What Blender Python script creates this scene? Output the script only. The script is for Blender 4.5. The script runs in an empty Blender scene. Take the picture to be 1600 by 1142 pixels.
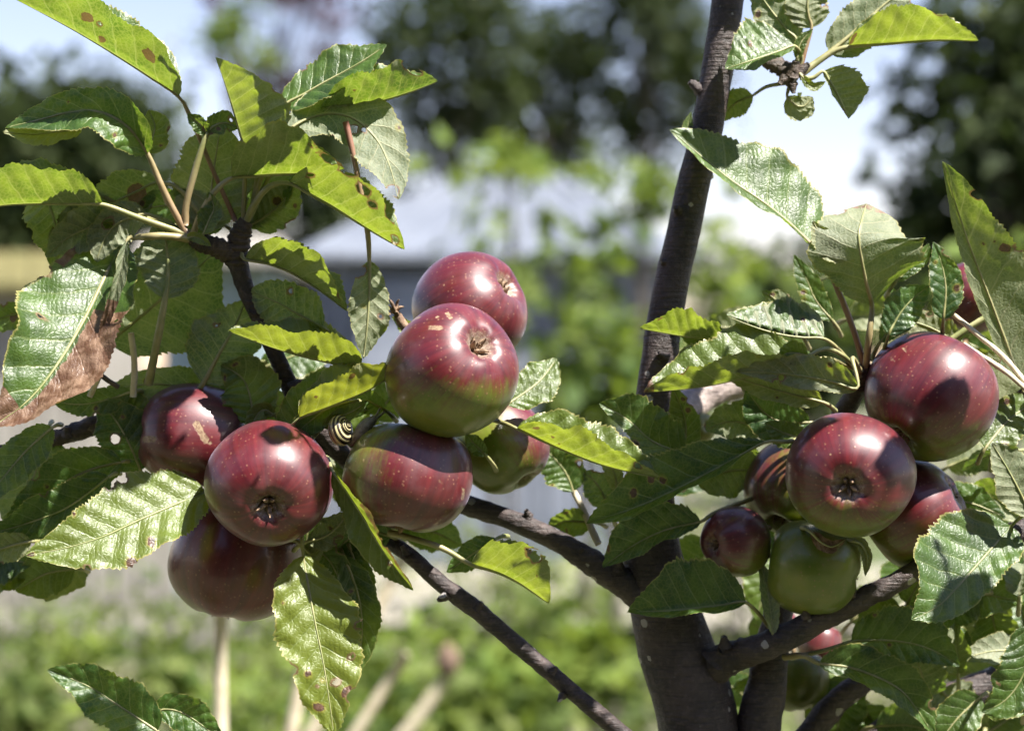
import bpy, math, random
import numpy as np
from mathutils import Vector, noise as mnoise

sc = bpy.context.scene
col = sc.collection
R = math.radians

# ------------------------------------------------------------------ camera, sky, sun, exposure
EYE = 1.35            # camera height above the ground, metres
S = 0.00035           # metres per photo pixel at the focus distance (1 m)
CX, CY = 800.0, 571.0
cam_d = bpy.data.cameras.new('camera')
cam = bpy.data.objects.new('camera', cam_d)
col.objects.link(cam)
cam.location = (0, 0, EYE)
cam.rotation_euler = (R(90), 0, 0)
cam_d.sensor_width = 36.0
cam_d.sensor_fit = 'HORIZONTAL'
cam_d.lens = 18.0 / (800 * S)
cam_d.clip_start = 0.02
cam_d.clip_end = 800
cam_d.dof.use_dof = True
cam_d.dof.focus_distance = 0.975
cam_d.dof.aperture_fstop = 5.4
cam_d.dof.aperture_blades = 0
sc.camera = cam

SUN = Vector((0.42, -0.31, 0.84)).normalized()      # towards the sun
w = bpy.data.worlds.new('World')
sc.world = w
w.use_nodes = True
nt = w.node_tree
bg = nt.nodes['Background']
sky = nt.nodes.new('ShaderNodeTexSky')
sky.sky_type = 'NISHITA'
sky.sun_disc = False
sky.sun_elevation = math.asin(SUN.z)
sky.sun_rotation = math.atan2(SUN.x, SUN.y)
sky.air_density = 1.12
sky.dust_density = 0.15
sky.ozone_density = 0.0
tint = nt.nodes.new('ShaderNodeMix')            # white balance of the whole sky
tint.data_type = 'RGBA'; tint.blend_type = 'MULTIPLY'
tint.inputs[0].default_value = 1.0
tint.inputs[7].default_value = (1.10, 0.94, 1.03, 1)
nt.links.new(sky.outputs[0], tint.inputs[6])
nt.links.new(tint.outputs[2], bg.inputs[0])
bg.inputs[1].default_value = 0.054
sun_d = bpy.data.lights.new('sun', 'SUN')
sun_d.energy = 5.0
sun_d.angle = R(0.53)
sun_d.color = (1.0, 0.955, 0.88)
sun = bpy.data.objects.new('sun', sun_d)
col.objects.link(sun)
sun.rotation_euler = (-SUN).to_track_quat('-Z', 'Y').to_euler()
sun.location = SUN * 20
sc.view_settings.view_transform = 'Standard'
sc.view_settings.look = 'None'
sc.view_settings.exposure = 1.9
sc.view_settings.gamma = 1
sc.cycles.max_bounces = 5
sc.cycles.diffuse_bounces = 3
sc.cycles.glossy_bounces = 2
sc.cycles.transmission_bounces = 3
sc.cycles.caustics_reflective = False
sc.cycles.caustics_refractive = False
sc.cycles.adaptive_threshold = 0.03
sc.cycles.transparent_max_bounces = 6
sc.cycles.use_denoising = True

# ------------------------------------------------------------------ helpers
def P(x, y, z=0.0):
    """photo pixel (x, y), z = pixels nearer than the 1 m plane -> world point"""
    d = 1.0 - z * S
    return ((x - CX) * S * d, d, EYE - (y - CY) * S * d)

def F(x, y, d):
    """photo pixel at a distance of d metres -> world point"""
    return Vector(((x - CX) * S * d, d, EYE - (y - CY) * S * d))

def tag(o, label=None, cat=None, group=None, kind=None):
    if label: o['label'] = label
    if cat: o['category'] = cat
    if group: o['group'] = group
    if kind: o['kind'] = kind
    return o

def empty(name, loc, parent=None):
    o = bpy.data.objects.new(name, None)
    col.objects.link(o)
    o.location = loc
    o.empty_display_size = 0.05
    if parent: o.parent = parent
    return o

def mesh_obj(name, verts, faces, mat, parent=None, smooth=True, attrs=None, uv=None, mats=None, midx=None):
    """verts are in world space; a parent only carries a translation"""
    m = bpy.data.meshes.new(name)
    off = (0, 0, 0)
    p = parent
    o_ = Vector((0, 0, 0))
    while p is not None:
        o_ += p.location
        p = p.parent
    V = np.asarray(verts, dtype=np.float64) - np.array(o_)
    m.from_pydata(V.tolist(), [], [tuple(int(k) for k in f) for f in faces])
    if smooth:
        m.polygons.foreach_set('use_smooth', [True] * len(m.polygons))
    for nm, arr in (attrs or {}).items():
        a = m.attributes.new(nm, 'FLOAT', 'POINT')
        a.data.foreach_set('value', np.asarray(arr, dtype=np.float32))
    if uv is not None:
        l = m.uv_layers.new(name='UVMap')
        li = np.empty(len(m.loops), dtype=np.int32)
        m.loops.foreach_get('vertex_index', li)
        l.data.foreach_set('uv', np.asarray(uv, dtype=np.float32)[li].ravel())
    if mats:
        for mm in mats: m.materials.append(mm)
        if midx is not None: m.polygons.foreach_set('material_index', midx)
    else:
        m.materials.append(mat)
    m.update()
    o = bpy.data.objects.new(name, m)
    col.objects.link(o)
    if parent: o.parent = parent
    return o

def spline(pts, n):
    """Catmull-Rom through pts (any dimension), n samples"""
    p = np.asarray(pts, dtype=float)
    if len(p) == 2:
        t = np.linspace(0, 1, n)[:, None]
        return p[0] * (1 - t) + p[1] * t
    p = np.vstack([2 * p[0] - p[1], p, 2 * p[-1] - p[-2]])
    k = len(p) - 3
    seg = np.linalg.norm(np.diff(p[1:-1, :min(3, p.shape[1])], axis=0), axis=1)
    cum = np.concatenate([[0], np.cumsum(seg)]) / seg.sum()
    out = []
    for t in np.linspace(0, 1, n):
        i = min(int(np.searchsorted(cum, t, side='right') - 1), k - 1)
        u = (t - cum[i]) / max(cum[i + 1] - cum[i], 1e-9)
        a, b, c, d = p[i], p[i + 1], p[i + 2], p[i + 3]
        out.append(0.5 * ((2 * b) + (c - a) * u + (2 * a - 5 * b + 4 * c - d) * u * u + (3 * b - a - 3 * c + d) * u ** 3))
    return np.array(out)

def tube_px(pts, rad, n=None, seg=10, wob=0.0, seed=0, cap=True, wrinkle=0.0, world=False):
    """tube through points (pixel space with z, or world when world=True); rad list in the same unit"""
    p = np.asarray(pts, float)
    if p.shape[1] == 2: p = np.hstack([p, np.zeros((len(p), 1))])
    rad = np.asarray(rad, float)
    if rad.ndim == 0: rad = np.full(len(p), float(rad))
    n = n or max(6, 5 * len(p))
    c = spline(np.hstack([p, rad[:, None]]), n)
    r = np.maximum(c[:, 3], 0.02 if not world else 1e-5)
    c = c[:, :3]
    T = np.gradient(c, axis=0)
    T /= np.linalg.norm(T, axis=1)[:, None] + 1e-12
    ref = np.array([0.3, 0.2, 0.93]) if not world else np.array([0.3, 0.93, 0.2])
    vs = []
    for i in range(n):
        a = np.cross(T[i], ref); a /= np.linalg.norm(a) + 1e-12
        b = np.cross(T[i], a)
        rr = r[i]
        for k in range(seg):
            ph = 2 * math.pi * k / seg
            q = 1.0
            if wob:
                q += wob * mnoise.noise(Vector((c[i][0] / rr * 0.5 + math.cos(ph) + seed * 7.3, c[i][1] / rr * 0.5 + math.sin(ph), c[i][2] / rr * .5 + seed)))
                q += 0.5 * wob * mnoise.noise(Vector((c[i][0] / rr * 2 + 3 * math.cos(ph) + seed, c[i][1] / rr * 2 + 3 * math.sin(ph), seed * 3.1)))
            if wrinkle:
                s_ = np.linalg.norm(c[i] - c[0]) / rr
                q += wrinkle * (math.sin(s_ * 9 + 1.2 * math.sin(ph + s_)) + mnoise.noise(Vector((s_ * 4, 3 * math.cos(ph), 3 * math.sin(ph) + seed))))
            vs.append(c[i] + rr * q * (math.cos(ph) * a + math.sin(ph) * b))
    fs = []
    for i in range(n - 1):
        for k in range(seg):
            k2 = (k + 1) % seg
            fs.append((i * seg + k, i * seg + k2, (i + 1) * seg + k2, (i + 1) * seg + k))
    if cap:
        fs.append(tuple(range(seg)))
        fs.append(tuple(reversed(range((n - 1) * seg, n * seg))))
    if not world:
        vs = [P(*v) for v in vs]
    return vs, fs

def join(parts):
    V, Fc = [], []
    for v, f in parts:
        o = len(V)
        V += [tuple(q) for q in v]
        Fc += [tuple(k + o for k in q) for q in f]
    return V, Fc

def box(x0, x1, y0, y1, z0, z1):
    v = [(x0, y0, z0), (x1, y0, z0), (x1, y1, z0), (x0, y1, z0), (x0, y0, z1), (x1, y0, z1), (x1, y1, z1), (x0, y1, z1)]
    f = [(0, 3, 2, 1), (4, 5, 6, 7), (0, 1, 5, 4), (1, 2, 6, 5), (2, 3, 7, 6), (3, 0, 4, 7)]
    return v, f

# ------------------------------------------------------------------ materials
class NB:
    def __init__(s, name):
        s.m = bpy.data.materials.new(name)
        s.m.use_nodes = True
        s.t = s.m.node_tree
        s.t.nodes.clear()
        s.out = s.t.nodes.new('ShaderNodeOutputMaterial')
    def n(s, typ, ins=None, **kw):
        nd = s.t.nodes.new('ShaderNode' + typ)
        for k, v in kw.items(): setattr(nd, k, v)
        for k, v in (ins or {}).items():
            i = nd.inputs[k]
            if hasattr(v, 'is_output') or isinstance(v, bpy.types.NodeSocket): s.t.links.new(v, i)
            else: i.default_value = v
        return nd
    def math(s, op, a, b=None, c=None, clamp=False):
        nd = s.t.nodes.new('ShaderNodeMath'); nd.operation = op; nd.use_clamp = clamp
        for k, v in enumerate((a, b, c)):
            if v is None: continue
            if isinstance(v, bpy.types.NodeSocket): s.t.links.new(v, nd.inputs[k])
            else: nd.inputs[k].default_value = v
        return nd.outputs[0]
    def mix(s, f, a, b, typ='RGBA', blend='MIX'):
        nd = s.t.nodes.new('ShaderNodeMix'); nd.data_type = 'RGBA'; nd.blend_type = blend
        for i, v in ((0, f), (6, a), (7, b)):
            if isinstance(v, bpy.types.NodeSocket): s.t.links.new(v, nd.inputs[i])
            else: nd.inputs[i].default_value = v if i == 0 else (*v, 1)
        return nd.outputs[2]
    def ss(s, x, lo, hi):
        nd = s.t.nodes.new('ShaderNodeMapRange'); nd.interpolation_type = 'SMOOTHSTEP'
        s.t.links.new(x, nd.inputs[0])
        nd.inputs[1].default_value = lo; nd.inputs[2].default_value = hi
        return nd.outputs[0]
    def attr(s, name):
        return s.n('Attribute', attribute_name=name).outputs['Fac']
    def noise(s, vec, scale, detail=3, rough=0.55):
        ins = {'Scale': scale, 'Detail': detail, 'Roughness': rough}
        if vec is not None: ins['Vector'] = vec
        return s.n('TexNoise', ins).outputs['Fac']
    def done(s, shader):
        s.t.links.new(shader, s.out.inputs['Surface'])
        return s.m

NV, VK = 8.0, 0.17     # side veins per half and how far they lean towards the tip

def leaf_material(holed):
    b = NB('apple_leaf_eaten' if holed else 'apple_leaf')
    uv = b.n('UVMap').outputs[0]
    sp = b.n('SeparateXYZ', {0: uv})
    t = sp.outputs[0]
    s_ = b.math('ABSOLUTE', b.math('MULTIPLY_ADD', sp.outputs[1], 2.0, -1.0))
    obj = b.n('TexCoord').outputs['Object']
    tone = b.attr('tone')
    lean = b.math('MULTIPLY', b.math('POWER', s_, 0.85), VK)
    wob = b.math('MULTIPLY', b.math('SUBTRACT', b.noise(obj, 120, 2), 0.5), 0.035)
    ph = b.math('MULTIPLY', b.math('ADD', b.math('SUBTRACT', t, lean), wob), NV)
    fr = b.math('ABSOLUTE', b.math('SUBTRACT', b.math('FRACT', ph), 0.5))         # 0.5 on the vein
    vein = b.ss(fr, 0.43, 0.495)
    mid = b.math('SUBTRACT', 1.0, b.ss(s_, 0.012, 0.045))
    veins = b.math('MAXIMUM', b.math('MULTIPLY', vein, b.math('SUBTRACT', 1.0, b.math('MULTIPLY', s_, 0.55))), mid)
    net = b.n('TexVoronoi', {'Vector': obj, 'Scale': 400.0}, feature='DISTANCE_TO_EDGE').outputs['Distance']
    netm = b.math('SUBTRACT', 1.0, b.ss(net, 0.0, 0.16))
    blot = b.noise(obj, 60, 4)
    fine = b.noise(obj, 420, 3)
    up = b.mix(b.ss(blot, 0.3, 0.72), (0.014, 0.045, 0.007), (0.050, 0.112, 0.014))
    up = b.mix(tone, up, (0.15, 0.18, 0.018))
    up = b.mix(b.math('MULTIPLY', veins, 0.6), up, (0.20, 0.25, 0.09))
    lo = b.mix(b.ss(blot, 0.3, 0.7), (0.115, 0.145, 0.076), (0.215, 0.238, 0.150))
    lo = b.mix(b.math('MULTIPLY', tone, 0.6), lo, (0.27, 0.27, 0.10))
    lo = b.mix(b.math('MULTIPLY', veins, 0.7), lo, (0.36, 0.35, 0.22))
    lo = b.mix(b.math('MULTIPLY', netm, 0.25), lo, (0.30, 0.30, 0.18))
    back = b.n('NewGeometry').outputs['Backfacing']
    base = b.mix(back, up, lo)
    tr = b.mix(b.ss(blot, 0.28, 0.72), (0.06, 0.155, 0.008), (0.20, 0.29, 0.018))
    tr = b.mix(tone, tr, (0.36, 0.37, 0.022))
    tr = b.mix(b.math('MULTIPLY', veins, 0.55), tr, (0.38, 0.42, 0.11))
    tr = b.mix(b.math('MULTIPLY', netm, 0.5), tr, (0.32, 0.38, 0.06))
    # wear that belongs to the leaf: rim, necrotic spots, dried parts
    rim = b.math('MULTIPLY', b.ss(s_, 0.94, 0.99), 0.8)
    base = b.mix(rim, base, (0.34, 0.30, 0.10))
    nn = b.math('SUBTRACT', b.noise(obj, 260, 3, 0.6), 0.5)
    spot = b.ss(b.math('ADD', b.attr('spot'), b.math('MULTIPLY', nn, 0.5)), 0.47, 0.56)
    halo = b.ss(b.math('ADD', b.attr('spot'), b.math('MULTIPLY', nn, 0.4)), 0.22, 0.5)
    base = b.mix(b.math('MULTIPLY', halo, 0.7), base, (0.26, 0.22, 0.04))
    scol = b.mix(b.ss(fine, 0.35, 0.65), (0.035, 0.017, 0.010), (0.13, 0.062, 0.038))
    base = b.mix(spot, base, scol)
    dmg = b.math('ADD', b.attr('dmg'), b.math('MULTIPLY', nn, 0.7))
    rimd = b.ss(dmg, 0.22, 0.42)
    base = b.mix(b.math('MULTIPLY', rimd, 0.85), base, (0.20, 0.12, 0.065))
    dry = b.ss(b.math('ADD', b.attr('dry'), b.math('MULTIPLY', nn, 0.9)), 0.4, 0.62)
    dcol = b.mix(b.ss(b.noise(obj, 170, 4), 0.35, 0.68), (0.11, 0.050, 0.026), (0.29, 0.18, 0.12))
    base = b.mix(dry, base, dcol)
    dead = b.math('MAXIMUM', b.math('MAXIMUM', spot, rimd), dry)
    tr = b.mix(b.math('MULTIPLY', dead, 0.85), tr, (0.13, 0.06, 0.025))
    # relief
    h = b.math('ADD', b.math('MULTIPLY', veins, -0.9), b.math('MULTIPLY', netm, -0.35))
    h = b.math('ADD', h, b.math('MULTIPLY', fine, 0.16))
    rip = b.n('TexWave', {'Vector': obj, 'Scale': 130.0, 'Distortion': 5.0, 'Detail': 2.0, 'Detail Scale': 2.0}).outputs['Fac']
    h = b.math('ADD', h, b.math('MULTIPLY', rip, 0.30))
    bump = b.n('Bump', {'Strength': 0.55, 'Distance': 0.00045, 'Height': h})
    rough = b.math('MULTIPLY_ADD', back, 0.2, 0.46)
    rough = b.math('MULTIPLY_ADD', b.math('SUBTRACT', fine, 0.5), 0.25, rough)
    pr = b.n('BsdfPrincipled', {'Base Color': base, 'Roughness': rough, 'Normal': bump.outputs[0], 'Specular IOR Level': 0.75})
    tl = b.n('BsdfTranslucent', {'Color': tr})
    mx = b.n('MixShader', {0: 0.42, 1: pr.outputs[0], 2: tl.outputs[0]})
    if not holed: return b.done(mx.outputs[0])
    tp = b.n('BsdfTransparent')
    hole = b.math('GREATER_THAN', dmg, 0.5)
    mx2 = b.n('MixShader', {0: hole, 1: mx.outputs[0], 2: tp.outputs[0]})
    return b.done(mx2.outputs[0])

def petiole_material():
    b = NB('petiole')
    obj = b.n('TexCoord').outputs['Object']
    red = b.attr('red')
    f = b.noise(obj, 90, 3)
    c = b.mix(b.ss(f, 0.35, 0.65), (0.17, 0.19, 0.065), (0.28, 0.27, 0.13))
    c = b.mix(red, c, (0.20, 0.085, 0.06))
    bump = b.n('Bump', {'Strength': 0.3, 'Distance': 0.0003, 'Height': b.noise(obj, 500, 3)})
    pr = b.n('BsdfPrincipled', {'Base Color': c, 'Roughness': 0.5, 'Normal': bump.outputs[0]})
    return b.done(pr.outputs[0])

def bark_material(name='apple_bark', a=(0.015, 0.0105, 0.0105), c=(0.054, 0.038, 0.035), dots=True, scale=1.0):
    b = NB(name)
    obj = b.n('TexCoord').outputs['Object']
    n1 = b.noise(obj, 45 * scale, 5, 0.6)
    n2 = b.noise(obj, 300 * scale, 4, 0.65)
    cc = b.mix(b.ss(n1, 0.3, 0.7), a, c)
    cc = b.mix(b.math('MULTIPLY', b.ss(n2, 0.45, 0.75), 0.6), cc, tuple(min(1, k * 1.9) for k in c))
    h = b.math('ADD', n2, b.math('MULTIPLY', n1, 1.2))
    ring = b.noise(b.n('Mapping', {0: obj, 'Scale': (60.0 * scale, 60.0 * scale, 620.0 * scale)}).outputs[0], 1.0, 4, 0.6)
    cc = b.mix(b.math('MULTIPLY', b.ss(ring, 0.5, 0.66), 0.55), cc, tuple(k * 0.45 for k in a))
    h = b.math('ADD', h, b.math('MULTIPLY', ring, -1.1))
    if dots:
        mp = b.n('Mapping', {0: obj})
        v = b.n('TexVoronoi', {'Vector': obj, 'Scale': 62.0 * scale, 'Randomness': 1.0})
        rnd = b.n('SeparateXYZ', {0: v.outputs['Color']}).outputs[0]
        wn = b.math('MULTIPLY_ADD', b.math('SUBTRACT', n2, 0.5), 0.16, v.outputs['Distance'])
        d = b.math('MULTIPLY', b.math('LESS_THAN', wn, b.math('MULTIPLY', rnd, 0.19)), b.math('GREATER_THAN', rnd, 0.35))
        cc = b.mix(b.math('MULTIPLY', d, 0.85), cc, (0.33, 0.31, 0.30))
        lich = b.ss(b.noise(obj, 130 * scale, 4, 0.7), 0.66, 0.72)
        cc = b.mix(b.math('MULTIPLY', lich, 0.5), cc, (0.20, 0.215, 0.20))
        h = b.math('ADD', h, b.math('MULTIPLY', d, 0.8))
    bump = b.n('Bump', {'Strength': 0.8, 'Distance': 0.0016 / scale, 'Height': h})
    pr = b.n('BsdfPrincipled', {'Base Color': cc, 'Roughness': 0.58, 'Normal': bump.outputs[0], 'Specular IOR Level': 0.45})
    return b.done(pr.outputs[0])

def apple_material():
    b = NB('apple_skin')
    obj = b.n('TexCoord').outputs['Object']
    uv = b.n('UVMap').outputs[0]
    st = b.n('Mapping', {0: uv, 'Scale': (42.0, 1.6, 1.0)}).outputs[0]
    streak = b.noise(st, 1.0, 4, 0.6)
    st2 = b.n('Mapping', {0: uv, 'Scale': (120.0, 4.0, 1.0)}).outputs[0]
    streak2 = b.noise(st2, 1.0, 3, 0.6)
    bl = b.attr('blush')
    blot = b.noise(obj, 45, 3)
    x = b.math('ADD', bl, b.math('MULTIPLY', b.math('SUBTRACT', streak, 0.5), 0.55))
    x = b.math('ADD', x, b.math('MULTIPLY', b.math('SUBTRACT', streak2, 0.5), 0.55))
    x = b.math('ADD', x, b.math('MULTIPLY', b.math('SUBTRACT', blot, 0.5), 0.6))
    x = b.math('ADD', x, b.math('MULTIPLY', b.math('SUBTRACT', b.noise(obj, 260, 3, 0.7), 0.5), 0.5))
    k = b.ss(x, 0.05, 0.85)
    green = b.mix(b.ss(blot, 0.3, 0.7), (0.085, 0.120, 0.006), (0.155, 0.162, 0.012))
    red = b.mix(b.ss(streak, 0.3, 0.72), (0.052, 0.0040, 0.0072), (0.104, 0.0095, 0.0125))
    c = b.mix(k, green, red)
    # lenticels
    v = b.n('TexVoronoi', {'Vector': obj, 'Scale': 420.0})
    rnd = b.n('SeparateXYZ', {0: v.outputs['Color']}).outputs[0]
    dot = b.math('MULTIPLY', b.math('SUBTRACT', 1.0, b.ss(v.outputs['Distance'], 0.12, 0.34)), b.ss(rnd, 0.3, 0.9))
    v2 = b.n('TexVoronoi', {'Vector': obj, 'Scale': 120.0})
    rnd2 = b.n('SeparateXYZ', {0: v2.outputs['Color']}).outputs[1]
    dot2 = b.math('MULTIPLY', b.math('SUBTRACT', 1.0, b.ss(v2.outputs['Distance'], 0.045, 0.10)), b.math('GREATER_THAN', rnd2, 0.84))
    c = b.mix(b.math('MULTIPLY', dot, 0.42), c, (0.27, 0.14, 0.08))
    c = b.mix(b.math('MULTIPLY', b.math('MULTIPLY', dot2, b.ss(b.noise(obj, 50, 2), 0.42, 0.62)), b.ss(rnd2, 0.7, 1.0)), c, (0.38, 0.25, 0.14))
    fine = b.noise(obj, 700, 3, 0.65)
    # russet round the eye, downy bloom, healed scars
    rus = b.ss(b.math('ADD', b.attr('eye'), b.math('MULTIPLY', b.math('SUBTRACT', fine, 0.5), 0.7)), 0.38, 0.95)
    c = b.mix(b.math('MULTIPLY', rus, 0.8), c, (0.27, 0.215, 0.13))
    down = b.ss(b.math('ADD', b.attr('eye'), b.math('MULTIPLY', b.math('SUBTRACT', b.noise(obj, 1500, 2), 0.5), 1.4)), 0.55, 0.9)
    c = b.mix(b.math('MULTIPLY', down, 0.30), c, (0.42, 0.34, 0.30))
    scar = b.ss(b.math('ADD', b.attr('scar'), b.math('MULTIPLY', b.math('SUBTRACT', b.noise(obj, 260, 2), 0.5), 0.6)), 0.36, 0.60)
    c = b.mix(b.math('MULTIPLY', b.ss(b.noise(obj, 28, 4, 0.7), 0.42, 0.72), 0.10), c, (0.34, 0.27, 0.28))
    c = b.mix(b.math('MULTIPLY', scar, 0.7), c, b.mix(b.ss(fine, 0.35, 0.6), (0.15, 0.095, 0.05), (0.29, 0.22, 0.125)))
    h = b.math('ADD', b.math('MULTIPLY', dot, 0.35), b.math('MULTIPLY', fine, 0.2))
    h = b.math('ADD', h, b.math('MULTIPLY', scar, -0.8))
    bump = b.n('Bump', {'Strength': 0.30, 'Distance': 0.0004, 'Height': h})
    rough = b.math('ADD', b.math('MULTIPLY_ADD', b.noise(obj, 60, 4), 0.22, 0.31), b.math('MULTIPLY', b.math('MAXIMUM', scar, rus), 0.35))
    pr = b.n('BsdfPrincipled', {'Base Color': c, 'Roughness': rough, 'Normal': bump.outputs[0], 'Specular IOR Level': 0.5,
                                'Coat Weight': 0.34, 'Coat Roughness': 0.16, 'Sheen Weight': 0.08, 'Sheen Roughness': 0.35, 'Sheen Tint': (0.75, 0.75, 1.0, 1)})
    return b.done(pr.outputs[0])

def plain(name, a, c, scale=20, rough=0.75, bump=0.3, dist=0.002, transl=None, spec=0.35, obj_rand=0.0):
    b = NB(name)
    obj = b.n('TexCoord').outputs['Object']
    f = b.noise(obj, scale, 4, 0.6)
    cc = b.mix(b.ss(f, 0.3, 0.7), a, c)
    if obj_rand:
        rnd = b.n('ObjectInfo').outputs['Random']
        cc = b.mix(b.math('MULTIPLY', rnd, obj_rand), cc, tuple(k * 0.45 for k in a))
    ins = {'Base Color': cc, 'Roughness': rough, 'Specular IOR Level': spec}
    if bump:
        ins['Normal'] = b.n('Bump', {'Strength': bump, 'Distance': dist, 'Height': b.noise(obj, scale * 5, 4)}).outputs[0]
    pr = b.n('BsdfPrincipled', ins)
    if transl:
        tl = b.n('BsdfTranslucent', {'Color': (*transl, 1)})
        mx = b.n('MixShader', {0: 0.35, 1: pr.outputs[0], 2: tl.outputs[0]})
        return b.done(mx.outputs[0])
    return b.done(pr.outputs[0])

def foliage_material(name, a, c, transl, rough=0.65):
    """leaf colour varies by a per-leaf random value stored on the mesh"""
    b = NB(name)
    rv = b.attr('rv')
    cc = b.mix(rv, a, c)
    pr = b.n('BsdfPrincipled', {'Base Color': cc, 'Roughness': rough, 'Specular IOR Level': 0.18})
    tl = b.n('BsdfTranslucent', {'Color': (*transl, 1)})
    mx = b.n('MixShader', {0: 0.35, 1: pr.outputs[0], 2: tl.outputs[0]})
    return b.done(mx.outputs[0])

LEAF = leaf_material(False)
LEAF_HOLED = leaf_material(True)
PET = petiole_material()
BARK = bark_material()
SPUR = bark_material('spur_bark', (0.014, 0.010, 0.008), (0.075, 0.050, 0.036), dots=False, scale=1.6)
SKIN = apple_material()
CALYX = plain('calyx_brown', (0.085, 0.052, 0.034), (0.34, 0.23, 0.15), 300, 0.8, 0.5, 0.0005)
STALK = plain('dry_stalk', (0.38, 0.32, 0.22), (0.55, 0.49, 0.36), 80, 0.7, 0.3, 0.0005)

# ------------------------------------------------------------------ the setting: ground, plot, sheds, fence, far trees
rng = random.Random(7)
def ground():
    n = 70
    V, Fc = [], []
    xs = np.sign(np.linspace(-1, 1, n)) * np.abs(np.linspace(-1, 1, n)) ** 2.4 * 300
    ys = -20 + (np.linspace(0, 1, n) ** 2.4) * 520
    for y in ys:
        for x in xs:
            z = 0.03 * mnoise.noise(Vector((x * 0.9, y * 0.9, 0))) + 0.05 * mnoise.noise(Vector((x * 0.2, y * 0.2, 3)))
            if y > 14: z -= 0.0
            V.append((x, y, z))
    for i in range(n - 1):
        for j in range(n - 1):
            Fc.append((i * n + j, i * n + j + 1, (i + 1) * n + j + 1, (i + 1) * n + j))
    b = NB('allotment_ground')
    obj = b.n('TexCoord').outputs['Object']
    n1 = b.noise(obj, 0.9, 5, 0.6)
    n2 = b.noise(obj, 9, 5, 0.65)
    c = b.mix(b.ss(n2, 0.3, 0.7), (0.055, 0.05, 0.03), (0.13, 0.115, 0.075))
    c = b.mix(b.ss(n1, 0.44, 0.60), c, (0.05, 0.075, 0.02))
    pr = b.n('BsdfPrincipled', {'Base Color': c, 'Roughness': 0.9, 'Normal': b.n('Bump', {'Strength': 0.6, 'Distance': 0.03, 'Height': n2}).outputs[0]})
    tag(mesh_obj('ground', V, Fc, b.done(pr.outputs[0])), kind='structure')
ground()
def gravel_path():
    V, Fc = [], []
    n = 60
    for i in range(n + 1):
        x = -14 + 28 * i / n
        a = 8.9 + 0.25 * mnoise.noise(Vector((x * .8, 0, 5))); b_ = 11.6 + 0.3 * mnoise.noise(Vector((x * .8, 9, 5)))
        for k in range(7):
            y = a + (b_ - a) * k / 6
            V.append((x, y, 0.075 + 0.03 * mnoise.noise(Vector((x * .9, y * .9, 0)))))
    for i in range(n):
        for k in range(6):
            Fc.append((i * 7 + k, (i + 1) * 7 + k, (i + 1) * 7 + k + 1, i * 7 + k + 1))
    tag(mesh_obj('path', V, Fc, plain('pale_gravel', (0.16, 0.145, 0.115), (0.27, 0.25, 0.205), 14, 0.9, 0.6, 0.01)), kind='structure')
gravel_path()

def leaf_cards(centers, size, seed, squash=0.6):
    """folded six-point leaves at the given centres"""
    r = np.random.default_rng(seed)
    n = len(centers)
    C = np.asarray(centers, float)
    d = r.normal(size=(n, 3)); d[:, 2] = d[:, 2] * 0.7 - 0.2
    d /= np.linalg.norm(d, axis=1)[:, None]
    e = np.cross(d, r.normal(size=(n, 3))); e /= np.linalg.norm(e, axis=1)[:, None]
    nn = np.cross(d, e)
    s = size * r.uniform(0.6, 1.3, n)[:, None]
    w_ = s * squash
    V = np.stack([C, C + d * s * .4 + e * w_ * .5 + nn * w_ * .12, C + d * s, C + d * s * .4 - e * w_ * .5 + nn * w_ * .12], axis=1).reshape(-1, 3)
    Fc = np.array([[4 * i, 4 * i + 1, 4 * i + 2] for i in range(n)] + [[4 * i, 4 * i + 2, 4 * i + 3] for i in range(n)])
    rv = np.repeat(r.random(n), 4)
    return V, Fc, rv

def clump_points(n, center, rad, nclump, spread, seed, hollow=0.55):
    r = np.random.default_rng(seed)
    k = r.normal(size=(nclump, 3)); k /= np.linalg.norm(k, axis=1)[:, None]
    k *= (hollow + (1 - hollow) * r.random(nclump))[:, None]
    idx = r.integers(0, nclump, n)
    p = k[idx] + r.normal(size=(n, 3)) * spread * (0.6 + 0.8 * r.random(nclump))[idx][:, None]
    return np.array(center) + p * np.array(rad), np.array(center) + k * np.array(rad)

FAR_BARK = bark_material('far_bark', (0.03, 0.024, 0.02), (0.09, 0.075, 0.06), dots=False, scale=0.05)

def tree(name, label, cat, base, crown_c, crown_r, n, leaf, mat, seed, nclump=26, spread=0.2, trunk_r=0.16, group=None, limbs=8, hollow=0.55):
    t = tag(empty(name, base), label, cat, group)
    pts, ks = clump_points(n, crown_c, crown_r, nclump, spread, seed, hollow)
    V, Fc, rv = leaf_cards(pts, leaf, seed)
    mesh_obj('crown', V, Fc, mat, t, smooth=False, attrs={'rv': rv})
    parts = [tube_px([base, Vector(base).lerp(Vector(crown_c), 0.55) + Vector((0.1 * trunk_r, 0, 0)), crown_c],
                     [trunk_r, trunk_r * 0.7, trunk_r * 0.3], n=10, seg=8, wob=0.15, world=True)]
    b0 = Vector(base)
    for i in range(min(limbs, len(ks))):
        s0 = b0.lerp(Vector(crown_c), 0.45 + 0.45 * (i / max(1, limbs)))
        e = Vector(ks[i])
        m = s0.lerp(e, 0.5) + Vector((0, 0, 0.06 * (e - s0).length))
        parts.append(tube_px([s0, m, e], [trunk_r * 0.38, trunk_r * 0.22, trunk_r * 0.08], n=7, seg=6, world=True))
    v, f = join(parts)
    mesh_obj('trunk', v, f, FAR_BARK, t)
    return t

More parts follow.
